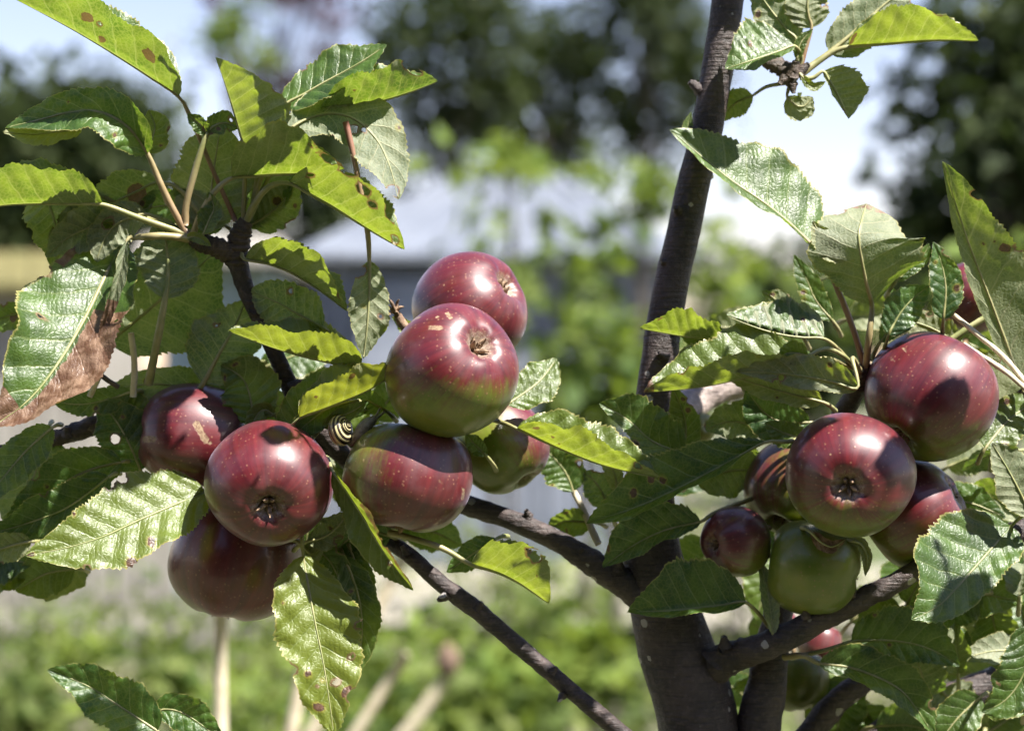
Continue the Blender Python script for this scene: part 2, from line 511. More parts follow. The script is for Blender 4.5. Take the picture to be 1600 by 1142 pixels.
M_DARK = foliage_material('dark_tree_leaf', (0.010, 0.020, 0.008), (0.054, 0.072, 0.022), (0.035, 0.055, 0.01))
M_PURP = foliage_material('purple_tree_leaf', (0.045, 0.026, 0.034), (0.10, 0.055, 0.062), (0.06, 0.03, 0.03))
M_MID = foliage_material('garden_leaf', (0.04, 0.075, 0.016), (0.13, 0.17, 0.038), (0.18, 0.25, 0.03))
M_LIME = foliage_material('lime_leaf', (0.07, 0.12, 0.02), (0.18, 0.23, 0.045), (0.24, 0.32, 0.04))
M_WEED = foliage_material('weed_leaf', (0.04, 0.075, 0.016), (0.17, 0.20, 0.06), (0.16, 0.22, 0.03))

def tree_px(name, label, x, y, d, rx, ry, n, leaf, mat, seed, **kw):
    c = F(x, y, d)
    k = S * d
    return tree(name, label, kw.pop('cat', 'tree'), (c.x + kw.pop('dx', 0), d, 0), tuple(c), (rx * k, max(rx, ry) * k * 0.8, ry * k), n, leaf, mat, seed, **kw)

tree_px('broadleaf_tree', 'broad dark tree rising behind the pale shed roof, left of the gap', 700, 90, 30, 120, 205, 3400, 0.24, M_DARK, 11, nclump=30, spread=0.24, group='far dark trees')
tree_px('broadleaf_tree', 'dark tree behind the shed roof, between two other dark trees', 850, 150, 33, 105, 170, 2600, 0.24, M_DARK, 12, nclump=20, spread=0.20, group='far dark trees')
tree_px('broadleaf_tree', 'olive dark tree just left of the upright apple stem', 1000, 60, 30, 105, 180, 2600, 0.24, M_DARK, 13, nclump=22, spread=0.21, group='far dark trees')
tree_px('broadleaf_tree', 'low dark tree at the far left edge behind the apple leaves', 90, 295, 20, 230, 150, 6500, 0.22, M_DARK, 14, nclump=44, spread=0.25, group='far dark trees')
tree_px('broadleaf_tree', 'dark tree standing between shed roof and left apple spur', 480, 300, 24, 120, 110, 1900, 0.2, M_DARK, 19, nclump=22, spread=0.25, group='far dark trees')
tree_px('broadleaf_tree', 'thin sparse purple-leaved tree against sky at upper left', 430, 40, 26, 120, 130, 620, 0.2, M_PURP, 15, nclump=26, spread=0.16, trunk_r=0.1, limbs=22)
tree_px('broadleaf_tree', 'leafy green tree filling the upper right corner', 1560, 170, 7.5, 150, 250, 3000, 0.10, M_DARK, 16, nclump=42, spread=0.17, trunk_r=0.07, limbs=26, hollow=0.4)
tree_px('broadleaf_tree', 'small olive tree sprig against sky at upper left', 370, 60, 22, 55, 70, 260, 0.17, M_MID, 17, nclump=8, spread=0.3, trunk_r=0.05)
tree_px('hedge', 'low dark hedge along the far right of the plot', 1500, 440, 17, 260, 110, 2600, 0.16, M_DARK, 18, nclump=34, spread=0.22, trunk_r=0.06, cat='hedge')
tree_px('hedge', 'distant hedge line behind the sheds at centre', 760, 470, 38, 900, 80, 5200, 0.30, M_DARK, 20, nclump=80, spread=0.14, trunk_r=0.1, cat='hedge', limbs=2)

# tall leafy bushes in the middle of the plot
for i, (x, y, d, rx, ry, n, lf, m, lab) in enumerate([
        (770, 420, 8.0, 60, 120, 90, 0.13, M_MID, 'loose green shrub in front of the pale shed, nearest its middle'),
        (915, 450, 7.0, 100, 140, 120, 0.13, M_MID, 'tall green shrub in front of the shed right of the centre apples'),
        (1000, 310, 9.0, 70, 60, 70, 0.15, M_MID, 'lime green bush crown touching the upright apple stem'),
        (800, 255, 10.0, 130, 26, 70, 0.15, M_LIME, 'yellow green branch tops lying across the shed roof line'),
        (960, 620, 6.0, 110, 110, 300, 0.10, M_MID, 'low green shrub between centre apples and apple stem'),
        (1150, 450, 8.0, 70, 110, 150, 0.12, M_LIME, 'bright bush directly right of the upright apple stem'),
        (1290, 500, 7.0, 90, 100, 220, 0.11, M_MID, 'green bush behind the right-hand apple leaves'),
        (1270, 560, 5.0, 120, 90, 420, 0.09, M_DARK, 'dark low shrub behind the leaves left of the right-hand apples'),
        (1560, 560, 5.0, 90, 120, 300, 0.09, M_LIME, 'bright bush behind the apples at the right edge')]):
    tree_px('garden_shrub', lab, x, y, d, rx, ry, n, lf, m, 40 + i, cat='shrub', nclump=14, spread=0.30, trunk_r=0.02, group='garden shrubs', limbs=10, hollow=0.25)

# ---- sheds
ROOF = plain('pale_roof_sheet', (0.105, 0.118, 0.145), (0.14, 0.155, 0.185), 4, 0.5, 0.2, 0.004)
BLUEWALL = plain('bluish_board', (0.150, 0.170, 0.215), (0.215, 0.235, 0.285), 5, 0.75, 0.3, 0.003, obj_rand=0.5)
TEALWALL = plain('teal_board', (0.215, 0.285, 0.300), (0.275, 0.345, 0.355), 5, 0.7, 0.2, 0.003, obj_rand=0.25)
BEIGE = plain('pale_board', (0.22, 0.205, 0.18), (0.31, 0.29, 0.26), 6, 0.8, 0.3, 0.003, obj_rand=0.35)
OLIVE = plain('olive_felt', (0.085, 0.078, 0.026), (0.125, 0.11, 0.042), 6, 0.9, 0.3, 0.003)
DARKIN = plain('dark_wood', (0.04, 0.035, 0.03), (0.07, 0.06, 0.05), 8, 0.8, 0.2, 0.002)

def board_wall(parent, x0, x1, yfront, z0, z1, mat, bw, name='board', th=0.02):
    n = max(1, int(round((x1 - x0) / bw)))
    bw = (x1 - x0) / n
    first = None
    for i in range(n):
        xa = x0 + i * bw
        if first is None:
            first = mesh_obj(name, *box(-bw / 2 + 0.006, bw / 2 - 0.006, 0, th, 0, z1 - z0), mat, None, smooth=False)
            o = first
        else:
            o = first.copy(); col.objects.link(o)
        o.parent = parent
        o.location = Vector((xa + bw / 2, yfront + 0.004 * (i % 2), z0)) - parent.location

def shed(name, label, x0, x1, d, depth, eave_y, ridge_y, rx0, rx1, mat_w, mat_r, bw=0.12, door=None):
    a, b_ = F(x0, eave_y, d), F(x1, eave_y, d)
    zr = F(0, ridge_y, d + depth / 2).z
    t = tag(empty(name, ((a.x + b_.x) / 2, d, 0)), label, 'shed')
    X0, X1, Z = a.x + 0.12, b_.x - 0.12, a.z
    board_wall(t, X0, X1, d + 0.1, 0.02, Z, mat_w, bw)
    mesh_obj('wall', *box(X0 + .01, X1 - .01, d + 0.15, d + depth - 0.1, 0.0, Z - 0.005), mat_w, t, smooth=False)
    e, g = F(rx0, ridge_y, d + depth / 2), F(rx1, ridge_y, d + depth / 2)
    ov = [(a.x, d - .12, Z), (b_.x, d - .12, Z), (b_.x, d + depth + .12, Z), (a.x, d + depth + .12, Z), (e.x, d + depth / 2, zr), (g.x, d + depth / 2, zr)]
    v = ov + [(p[0], p[1], p[2] + 0.04) for p in ov]
    f = [(0, 1, 5, 4), (1, 2, 5), (2, 3, 4, 5), (3, 0, 4)]
    faces = [tuple(reversed(q)) for q in f] + [tuple(k + 6 for k in q) for q in f] + [(0, 6, 7, 1)[::-1], (1, 7, 8, 2)[::-1], (2, 8, 9, 3)[::-1], (3, 9, 6, 0)[::-1]]
    mesh_obj('roof', v, faces, mat_r, t, smooth=False)
    # battens over the sheet joints of the front slope
    for k in range(1, 9):
        fx = k / 9
        p0 = Vector((a.x + (b_.x - a.x) * fx, d - .12, Z + 0.045)); p1 = Vector((e.x + (g.x - e.x) * fx, d + depth / 2, zr + 0.045))
        mesh_obj('roof_batten', *tube_px([p0, p1], [0.016, 0.016], n=2, seg=6, world=True), mat_r, t)
    if door:
        da, db = F(door[0], 0, d).x, F(door[1], 0, d).x
        dr = mesh_obj('door', *box(da, db, d + 0.03, d + 0.09, 0.05, Z - 0.12), mat_w, t, smooth=False)
        mesh_obj('handle', *tube_px([(db - .08, d + 0.01, 0.95), (db - .08, d + 0.0, 1.02), (db - .08, d + 0.01, 1.1)], [0.01, 0.01, 0.01], n=5, seg=6, world=True), DARKIN, dr)
    return t
shed('shed', 'pale blue-grey shed with white hipped roof behind the centre apples', 455, 1090, 12, 2.4, 408, 285, 700, 880, BLUEWALL, ROOF, 0.14, (560, 700))
shed('shed', 'teal painted shed behind the left apple spur', 215, 445, 10, 1.5, 415, 380, 225, 435, TEALWALL, BEIGE, 0.16)
shed('shed', 'whitish shed with olive felt roof at the far left edge', -160, 165, 13, 2.0, 455, 402, -150, 155, BEIGE, OLIVE, 0.18)

# pale picket fence low at the left
def picket_fence():
    d = 8.6
    p0, p1 = F(-80, 0, d), F(470, 0, d)
    t = tag(empty('picket_fence', ((p0.x + p1.x) / 2, d, 0)), 'weathered pale picket fence low behind the lower left apples', 'fence')
    n = 17
    first = None
    r = random.Random(3)
    for i in range(n):
        x = p0.x + (p1.x - p0.x) * i / (n - 1)
        if first is None:
            v = [(-.04, 0, 0), (.04, 0, 0), (.04, .018, 0), (-.04, .018, 0), (-.04, 0, .84), (.04, 0, .84), (.04, .018, .84), (-.04, .018, .84), (0, 0, .9), (0, .018, .9)]
            f = [(0, 3, 2, 1), (0, 1, 5, 4), (1, 2, 6, 5), (2, 3, 7, 6), (3, 0, 4, 7), (4, 5, 8), (7, 9, 6), (5, 6, 9, 8), (7, 4, 8, 9)]
            first = mesh_obj('picket', v, f, BEIGE, None, smooth=False); o = first
        else:
            o = first.copy(); col.objects.link(o)
        o.parent = t
        o.location = Vector((x, d, 0.03)) - t.location
        o.scale = (1, 1, r.uniform(0.9, 1.05))
        o.rotation_euler = (0, R(r.uniform(-1.5, 1.5)), 0)
    for z in (0.22, 0.66):
        mesh_obj('rail', *box(p0.x - .1, p1.x + .1, d + .021, d + .055, z, z + .06), BEIGE, t, smooth=False)
picket_fence()

# blue barrel at the far left edge
def barrel():
    d = 14.0
    c = F(-46, 0, d)
    BL = plain('blue_plastic', (0.01, 0.06, 0.42), (0.015, 0.09, 0.52), 6, 0.4, 0)
    t = tag(empty('barrel', (c.x, d, 0)), 'blue plastic barrel cut off by the left picture edge', 'barrel')
    prof = [(0.0, 0.0), (0.27, 0.0), (0.28, 0.05), (0.285, 0.3), (0.30, 0.32), (0.30, 0.36), (0.285, 0.38), (0.285, 0.9), (0.30, 0.92), (0.30, 0.96), (0.285, 0.98), (0.27, 1.33), (0.26, 1.36), (0.0, 1.36)]
    seg = 28
    V = [(c.x + r * math.cos(2 * math.pi * k / seg), d + r * math.sin(2 * math.pi * k / seg), z + 0.02) for r, z in prof for k in range(seg)]
    Fc = [(i * seg + k, i * seg + (k + 1) % seg, (i + 1) * seg + (k + 1) % seg, (i + 1) * seg + k) for i in range(len(prof) - 1) for k in range(seg)]
    mesh_obj('body', V, Fc, BL, t)
    lid = [(0.0, 1.40), (0.29, 1.40), (0.295, 1.37), (0.27, 1.37)]
    V = [(c.x + r * math.cos(2 * math.pi * k / seg), d + r * math.sin(2 * math.pi * k / seg), z + 0.02) for r, z in lid for k in range(seg)]
    Fc = [(i * seg + k, (i + 1) * seg + k, (i + 1) * seg + (k + 1) % seg, i * seg + (k + 1) % seg) for i in range(len(lid) - 1) for k in range(seg)]
    mesh_obj('lid', V, Fc, BL, t)
barrel()

# ground cover: weeds and low leaves nobody could count
def weeds(name, label, n, x0, x1, d0, d1, hmax, size, mat, seed, thresh=-0.05):
    r = np.random.default_rng(seed)
    pts = []
    while len(pts) < n:
        d = r.uniform(d0, d1)
        x = (r.uniform(x0, x1) - CX) * S * d
        q = mnoise.noise(Vector((x * 1.3, d * 1.1, seed)))
        if q < thresh: continue
        pts.append((x, d, hmax * (0.25 + q + 0.3) * r.random()))
    V, Fc, rv = leaf_cards(pts, size, seed, 0.5)
    tag(mesh_obj(name, V, Fc, mat, None, smooth=False, attrs={'rv': rv}), label, 'weeds', kind='stuff')
weeds('weeds', 'low green weeds covering the ground below the apples', 5200, -500, 2100, 4.2, 8.4, 0.55, 0.085, M_WEED, 5)
weeds('weeds', 'bright leafy ground cover near the lower centre', 3000, -300, 1200, 3.4, 6.6, 0.42, 0.10, M_LIME, 6, 0.05)
weeds('weeds', 'pale scrubby growth round the sheds', 3000, -400, 2200, 8.8, 15, 0.5, 0.12, M_WEED, 8)

for i, (x, y, d, rx, ry, n) in enumerate([(110, 1030, 7.0, 80, 30, 60), (270, 1060, 6.2, 75, 48, 90), (430, 1005, 7.4, 60, 32, 50), (570, 1010, 7.2, 65, 45, 90), (690, 970, 7.8, 60, 38, 60),
                                          (850, 950, 7.4, 85, 50, 120), (920, 1030, 6.0, 85, 60, 150), (40, 1095, 5.2, 80, 50, 90), (790, 1095, 5.4, 75, 50, 120), (640, 1105, 5.2, 70, 38, 70), (500, 925, 9.4, 50, 25, 40)]):
    tree_px('garden_plant', ['blurred low plant below the picket fence, left of the pale stalk', 'blurred low plant right behind the single pale stalk', 'blurred low plant between pale stalk and hanging lit leaf',
                             'blurred low plant just right of the hanging lit leaf', 'blurred low plant under the half-shaded centre apple', 'blurred low plant below the pale sunlit patch of branch',
                             'blurred low plant in the fork between lower branch and trunk', 'blurred low plant in the bottom left corner behind the dark leaf', 'blurred low plant at the bottom, under the middle of the lower branch',
                             'blurred low plant at the bottom beside the seed head', 'blurred low plant farthest back, at the end of the fence'][i], x, y, d, rx, ry, n, 0.10, M_WEED if i % 2 else M_LIME, 70 + i, cat='plant', nclump=9, spread=0.34,
            trunk_r=0.012, group='low plants on the plot', limbs=6, hollow=0.2)
# unseen hedge added behind the viewer: it blocks low sky to deepen the shade
tree('hedge', 'added unseen dark hedge behind the viewer, blocking low sky light', 'hedge', (0.0, -4.6, 0), (0.0, -4.6, 2.5), (9.0, 0.75, 2.5), 16000, 0.38, M_DARK, 33, nclump=320, spread=0.10, trunk_r=0.10, limbs=40, hollow=0.05)

# dried stalks standing behind the branch
def stalk(label, x0, y0, x1, y1, d, rpx, head=None):
    top, low = F(x1, y1, d), F(x0, y0, d)
    dirv = (low - top) / max(1e-6, top.z - low.z)
    foot = top + dirv * (top.z - 0.0)
    t = tag(empty('dry_stalk', (foot.x, foot.y, 0)), label, 'dry stalk', 'dry pale stalks below the apples')
    r = rpx * S * d
    m = foot.lerp(top, 0.72) + Vector((0.018, 0.0, 0))
    foot.z = -0.02
    mesh_obj('stem', *tube_px([foot, m, top], [r * 1.15, r, r * 0.8], n=16, seg=10, wob=0.06, world=True), STALK, t)
    if head:
        SEED = plain('seed_head', (0.09, 0.058, 0.04), (0.17, 0.115, 0.085), 120, 0.9, 0.6, 0.002)
        prof = [(0.0, -1.0), (0.5, -0.8), (0.95, -0.3), (1.0, 0.1), (0.8, 0.6), (0.45, 0.95), (0.0, 1.1)]
        seg = 14
        R_ = head * S * d
        V = []
        for i, (rr, z) in enumerate(prof):
            for k in range(seg):
                q = 1 + 0.12 * ((i + k) % 2)
                V.append((top.x + R_ * rr * q * math.cos(6.2832 * k / seg), top.y + R_ * rr * q * math.sin(6.2832 * k / seg), top.z + R_ * (z * 1.5 + 1.2)))
        Fc = [(i * seg + k, i * seg + (k + 1) % seg, (i + 1) * seg + (k + 1) % seg, (i + 1) * seg + k) for i in range(len(prof) - 1) for k in range(seg)]
        mesh_obj('seed_head', V, Fc, SEED, t)
stalk('pale dry stalk directly below the lowest left apple', 328, 1142, 346, 955, 1.75, 13)
stalk('long pale dry stalk leaning right behind the hanging lit leaf', 470, 1142, 640, 850, 2.6, 12)
stalk('short pale dry stalk between the hanging leaf and the seed head', 545, 1142, 636, 1020, 2.6, 10)
stalk('pale dry stalk topped with a brown seed head', 625, 1142, 700, 1055, 4.0, 11, head=18)
stalk('pale dry stalk at the foot of the hanging lit leaf', 440, 1142, 485, 985, 2.3, 13)

# ------------------------------------------------------------------ the apple tree
TREE = tag(empty('apple_tree', (P(1100, 4290, -140)[0], P(1100, 4290, -140)[1], 0)),
           'apple tree with dark upright stem, side branches and serrated leaves', 'tree')

def branch(name, pts, rad, mat=BARK, label=None, n=None, seg=18, wob=0.13, seed=1, wrinkle=0.0, nubs=()):
    parts = [tube_px(pts, rad, n=n or 14 * len(pts), seg=seg, wob=wob, seed=seed, wrinkle=wrinkle)]
    for (x, y, z, dx, dy, dz, r) in nubs:      # bud scars and knots
        parts.append(tube_px([(x, y, z), (x + dx * .5, y + dy * .5, z + dz * .5), (x + dx, y + dy, z + dz)], [r * 1.5, r, r * .55], n=7, seg=8, wob=0.3, seed=seed + x))
    v, f = join(parts)
    o = mesh_obj(name, v, f, mat, TREE)
    if label: o['label'] = label
    return o

branch('trunk', [(1175, -520, -110), (1150, -150, -112), (1137, 0, -115), (1109, 180, -118), (1074, 330, -120), (1042, 480, -122), (1024, 620, -124),
                 (1014, 760, -126), (1022, 880, -128), (1052, 1000, -130), (1092, 1150, -134), (1112, 1450, -138), (1108, 2500, -140), (1100, 4300, -140)],
       [18, 23, 25, 24.5, 26, 27.5, 31, 37, 47, 58, 64, 70, 80, 105], n=170, seg=26, wob=0.09, seed=3,
       nubs=[(1095, 140, -112, -18, -12, 4, 8), (1052, 408, -108, -20, 2, 6, 7), (1085, 205, -100, 8, 2, 18, 7), (1060, 330, -98, -4, -6, 16, 6),
             (1118, 1030, -90, 10, -14, 10, 16), (1040, 560, -98, -12, -8, 10, 7)])
branch('branch', [(1030, 955, -118), (985, 918, -110), (940, 890, -105), (880, 850, -112), (800, 812, -130), (720, 786, -160), (620, 762, -165), (540, 715, -130),
                  (475, 640, -75), (447, 590, -60), (415, 520, -50), (385, 455, -40), (370, 405, -34)],
       [34, 24, 21, 18, 16.5, 16, 16, 16, 16, 14, 13, 13.5, 17], n=150, seed=5, wob=0.16,
       nubs=[(826, 808, -118, -4, -12, 6, 6), (965, 890, -92, 4, -16, 10, 8), (455, 605, -50, 18, -10, 8, 7), (400, 490, -38, -12, -4, 6, 5), (905, 865, -96, 6, -10, 6, 5)])
branch('branch', [(1102, 1270, -134), (1040, 1200, -60), (965, 1140, -30), (880, 1068, -22), (800, 1000, -22), (735, 945, -25), (690, 912, -30), (640, 868, -40), (590, 830, -80), (530, 760, -125)],
       [22, 15, 13.5, 13, 13.5, 14.5, 13.5, 12, 12, 12], n=110, seed=8, wob=0.12,
       nubs=[(698, 930, -18, -14, 8, 6, 6), (745, 952, -14, 8, -12, 6, 6), (638, 868, -30, -10, -16, 4, 6), (862, 1050, -10, 8, -8, 6, 5), (880, 1085, -12, -8, 10, 6, 5)])
branch('branch', [(1090, 1060, -130), (1140, 1028, -95), (1200, 1008, -62), (1280, 968, -52), (1380, 920, -50), (1440, 888, -50), (1520, 856, -60), (1640, 815, -80)],
       [36, 26, 22, 20, 17, 16.5, 18, 18], n=90, seed=11, wob=0.16,
       nubs=[(1133, 1010, -70, -2, -16, 8, 8), (1260, 965, -36, -2, -12, 8, 6), (1445, 872, -35, -10, -18, 12, 8), (1330, 930, -34, 6, -10, 8, 5)])
branch('branch', [(1160, 1900, -160), (1172, 1400, -150), (1185, 1150, -140), (1200, 1060, -135), (1212, 980, -140), (1225, 900, -170), (1260, 760, -190), (1310, 660, -150), (1345, 600, -95)],
       [44, 40, 36, 31, 24, 22, 20, 17, 15], n=80, seed=13, wob=0.12)
branch('branch', [(1180, 1320, -190), (1255, 1165, -210), (1320, 1085, -210), (1400, 1040, -230), (1520, 1000, -260)], [26, 22, 20, 17, 15], n=50, seed=15)
branch('branch', [(1220, 1420, -250), (1340, 1200, -260), (1440, 1118, -260), (1540, 1075, -270), (1680, 1010, -300)], [40, 34, 32, 28, 24], n=50, seed=17)
branch('branch', [(1018, 690, -140), (1070, 640, -330), (1110, 612, -400), (1160, 600, -430), (1220, 590, -470)], [20, 26, 25, 20, 12], n=50, seed=19,
       mat=bark_material('pale_bark', (0.14, 0.11, 0.10), (0.27, 0.22, 0.20), dots=False), label='pale grey branch out of focus behind the right-hand leaves')
branch('spur', [(368, 412, -34), (372, 385, -28), (378, 360, -24), (385, 345, -22)], [18, 18, 16, 10], SPUR, n=40, seg=22, wob=0.2, seed=21, wrinkle=0.09)
branch('spur', [(372, 405, -34), (345, 390, -20), (318, 382, -14), (296, 372, -10)], [16, 15, 14, 9], SPUR, n=40, seg=22, wob=0.2, seed=23, wrinkle=0.09)
branch('spur', [(1128, 104, -112), (1160, 92, -100), (1195, 95, -92), (1222, 108, -86), (1244, 124, -82)], [11, 10, 10, 14, 17], SPUR, n=44, seg=20, wob=0.28, seed=25, wrinkle=0.07,
       nubs=[(1240, 118, -76, 4, -22, 8, 9), (1228, 120, -72, -10, 12, 6, 7), (1250, 112, -78, 14, -12, 4, 7), (1238, 130, -76, 2, 16, 4, 6)])
branch('spur', [(1345, 602, -95), (1350, 585, -80), (1352, 568, -70)], [16, 14, 9], SPUR, n=26, seg=18, wob=0.25, seed=27, wrinkle=0.08)
branch('spur', [(520, 700, -120), (470, 690, -110), (400, 700, -140), (310, 660, -150), (230, 640, -110), (140, 668, -90), (60, 692, -95), (-60, 720, -110)],
       [14, 13, 13, 13, 12, 15, 12, 10], SPUR, n=90, seg=16, wob=0.25, seed=29, wrinkle=0.06,
       nubs=[(150, 665, -78, 14, 24, 8, 10), (105, 680, -82, 0, -14, 8, 8), (195, 650, -92, -6, -12, 8, 8)])
branch('twig', [(1625, 625, -20), (1570, 560, -24), (1530, 525, -28), (1490, 492, -32)], [4.5, 4.5, 4.2, 4], STALK, n=24, seg=8, wob=0.2, label='thin dry straw-coloured twig beside the right-hand apple')
branch('twig', [(1625, 628, -12), (1570, 580, -16), (1505, 538, -28)], [4.2, 4.2, 4], STALK, n=24, seg=8, wob=0.2, label='thin dry straw-coloured twig nearer the right-hand apple')
branch('twig', [(1480, 535, -60), (1520, 508, -60), (1560, 485, -62)], [5.5, 5, 5], PET, n=16, seg=8)
branch('twig', [(1545, 655, -70), (1580, 625, -60), (1620, 590, -50)], [4, 4, 4], SPUR, n=16, seg=8)
branch('twig', [(1660, 1300, -100), (1660, 1000, -60), (1650, 830, -20), (1640, 700, -20), (1645, 560, -20)], [16, 13, 9, 7, 5], BARK, n=40, seg=12)
branch('twig', [(208, 620, -60), (210, 570, -52), (205, 520, -45)], [5.5, 5.5, 5], STALK, n=14, seg=8)
branch('twig', [(140, 620, -60), (165, 565, -50), (182, 512, -45)], [5, 5, 4], STALK, n=14, seg=8)
branch('twig', [(135, 568, -30), (160, 588, -30), (185, 605, -40)], [4, 4, 4], SPUR, n=14, seg=8)
branch('twig', [(935, 850, -150), (915, 805, -165), (897, 768, -180)], [6, 5.5, 5], STALK, n=14, seg=8)
branch('twig', [(240, 1400, -60), (235, 1250, 10), (238, 1150, 30)], [10, 7, 5], BARK, n=20, seg=10)

# ---- leaves
SUN_PX = (SUN.x, -SUN.z, -SUN.y)          # sun direction in picture space
lrng = random.Random(21)
NRF, NC = 112, 7
def leaf(pts, W, aL=10, aR=10, face='U', z=(0, 0), WL=None, WR=None, curl=0.0, pet=None, holes=(), spots=(), dry=None, tone=None,
         label=None, peak=0.42, blister=1.0, wave=1.0, petr=3.6, red=0.0, clean=False, glare=0.0, fold=6, NR=NRF, roll=0.0):
    r = random.Random(lrng.random())
    p = np.array([list(q[:2]) + [q[2] if len(q) > 2 else z[0] + (z[1] - z[0]) * i / (len(pts) - 1)] for i, q in enumerate(pts)], float)
    if glare:        # blade turned broadside to the light
        hv = np.array(SUN_PX) + np.array([0, 0, 1.0]); hv /= np.linalg.norm(hv)
        dz = -glare * ((p[:, 0] - p[0, 0]) * hv[0] + (p[:, 1] - p[0, 1]) * hv[1]) / hv[2]
        p[:, 2] += dz - dz.mean()
        tv = p[-1, :2] - p[0, :2]; tv /= np.linalg.norm(tv)
        k_ = (tv[1] * hv[0] - tv[0] * hv[1]) / hv[2]
        aL, aR = fold - glare * math.degrees(math.atan(k_)), fold + glare * math.degrees(math.atan(k_))
    M = spline(p, NR)
    T = np.gradient(M, axis=0)
    T /= np.linalg.norm(T, axis=1)[:, None]
    length = np.linalg.norm(np.diff(M, axis=0), axis=1).sum()
    WL = W if WL is None else WL
    if face == 'L' and clean is not None:      # a folded blade seen from the side: the near half leans out over its midrib
        def sc_(a): return isinstance(a, (int, float))
        if sc_(aL) and sc_(aR):
            if aL < -100 and -10 <= aR < 30:
                WR = (W if WR is None else WR) * math.cos(R(aR)) / math.cos(R(53)); aR = 53
            elif aR < -100 and -10 <= aL < 30:
                WL = WL * math.cos(R(aL)) / math.cos(R(53)); aL = 53
    WR = W if WR is None else WR
    fs = 1.0 if face == 'U' else -1.0
    t = np.linspace(0, 1, NR)
    peak = peak + r.uniform(-.05, .05)
    e1 = peak / (1 - peak) * 0.78
    f = np.maximum(t, 1e-6) ** e1 * np.maximum(1 - t, 0) ** 0.78
    f /= f.max()
    f = f * (1 - 0.16 * (t > 0.75) * (t - 0.75) * 4)
    def rad(a): return np.radians(np.interp(t, [0, 1], a) if isinstance(a, (tuple, list)) else np.full(NR, float(a)))
    A = {-1: rad(aL), 1: rad(aR)}
    if clean is not None:
        tw = r.uniform(-16, 16); A[-1] = A[-1] + np.radians(tw) * (t - .4); A[1] = A[1] - np.radians(tw) * (t - .4)
    CU = np.radians(curl)
    ph = [r.uniform(0, 6.28) for _ in range(6)]
    nteeth = max(12, length / 8.5)
    N = np.stack([T[:, 1], -T[:, 0], np.zeros(NR)], axis=1)
    N /= np.linalg.norm(N, axis=1)[:, None] + 1e-9
    Zc = np.array([0, 0, 1.0])
    Zp = Zc[None] - (T @ Zc)[:, None] * T
    Zp /= np.linalg.norm(Zp, axis=1)[:, None] + 1e-9
    cols = np.arange(-NC, NC + 1)
    holes = list(holes); spots = list(spots)
    if not clean:
        for _ in range(r.randint(0, 2)): spots.append((r.uniform(.15, .9), r.choice((-1, 1)) * r.uniform(.2, .95), r.uniform(2, 5)))
        if r.random() < 0.5: holes.append((r.uniform(.3, .9), r.choice((-1, 1)) * r.uniform(.9, 1.1), r.uniform(3, 8)))
        if r.random() < 0.25: holes.append((r.uniform(.3, .8), r.choice((-1, 1)) * r.uniform(.3, .8), r.uniform(2, 4)))
    V = np.zeros((NR, len(cols), 3)); UV = np.zeros((NR, len(cols), 2)); dm = np.zeros((NR, len(cols))); spt = np.zeros_like(dm); dr = np.zeros_like(dm)
    bl = 1.0
    for ci, c in enumerate(cols):
        side = -1 if c < 0 else 1
        v = (abs(c) / NC) ** 0.9
        Wd = WL if side < 0 else WR
        saw = ((t * nteeth + 0.5 * np.sin(t * 7 + ph[1]) + 0.13 * side) % 1.0)
        tooth = ((0.075 + 0.045 * np.sin(t * 13 + ph[4]) + 0.03 * np.sin(t * 37 + ph[2])) * (saw - 0.5) + 0.012 * np.sin(t * nteeth * 2.1 + ph[0])) * min(1, 60 / max(20, Wd)) * (1.0 if v > 0.99 else (0.25 if v > .85 else 0))
        irr = 1 + 0.07 * np.sin(t * 8 + ph[1] + side) + 0.045 * np.sin(t * 19 + ph[2] + side * 2) + 0.02 * np.sin(t * 47 + ph[0] * side)
        wd = Wd * f * v * irr + Wd * tooth * (f > 0.05) * (f ** 0.3)
        ang = A[side] + CU * v * 0.5 + (math.radians(roll) * v * np.clip(t * 1.6, 0, 1) if side < 0 else 0)
        dirv = np.cos(ang)[:, None] * N * (1 if side < 0 else -1) + np.sin(ang)[:, None] * Zp
        nrm = (-np.sin(ang) if side < 0 else np.sin(ang))[:, None] * N + np.cos(ang)[:, None] * Zp
        nrm = nrm * fs
        fr = (t - VK * v ** 0.85) * NV
        puck = np.abs(np.sin(np.pi * (fr + 0.0)))        # zero where a side vein runs (frac = 0)
        fr5 = np.abs(np.sin(np.pi * (fr - 0.0)))
        off = blister * 3.2 * (fr5 - 0.5) * min(1, Wd / 45) * (v * (1.15 - v) * 3.0) * (f ** .5)
        off += wave * (5.6 * np.sin(t * 11 + ph[3] + side * 1.3) + 2.2 * np.sin(t * 21 + ph[4] * side)) * v ** 2 * min(1, Wd / 45) * f
        off += 1.5 * np.sin(t * 33 + v * 9 + ph[5]) * v * f * blister * min(1, Wd / 45)
        off -= 1.6 * (v < 0.01)
        V[:, ci] = M + dirv * wd[:, None] + nrm * off[:, None]
        UV[:, ci, 0] = t; UV[:, ci, 1] = 0.5 + 0.5 * side * v
        sv = side * v
        for (ht, hv, hr) in holes:
            dd = np.hypot((t - ht) * length, (sv - hv) * Wd * np.maximum(f, .3))
            dm[:, ci] = np.maximum(dm[:, ci], np.clip(0.5 + (hr - dd) / 14.0, 0, 1))
        for (ht, hv, hr) in spots:
            dd = np.hypot((t - ht) * length, (sv - hv) * Wd * np.maximum(f, .3))
            spt[:, ci] = np.maximum(spt[:, ci], np.clip(0.5 + (hr - dd) / 14.0, 0, 1))
        if dry is not None:
            dr[:, ci] = np.clip(dry(t, sv), 0, 1)
    nc = len(cols)
    Fc = []
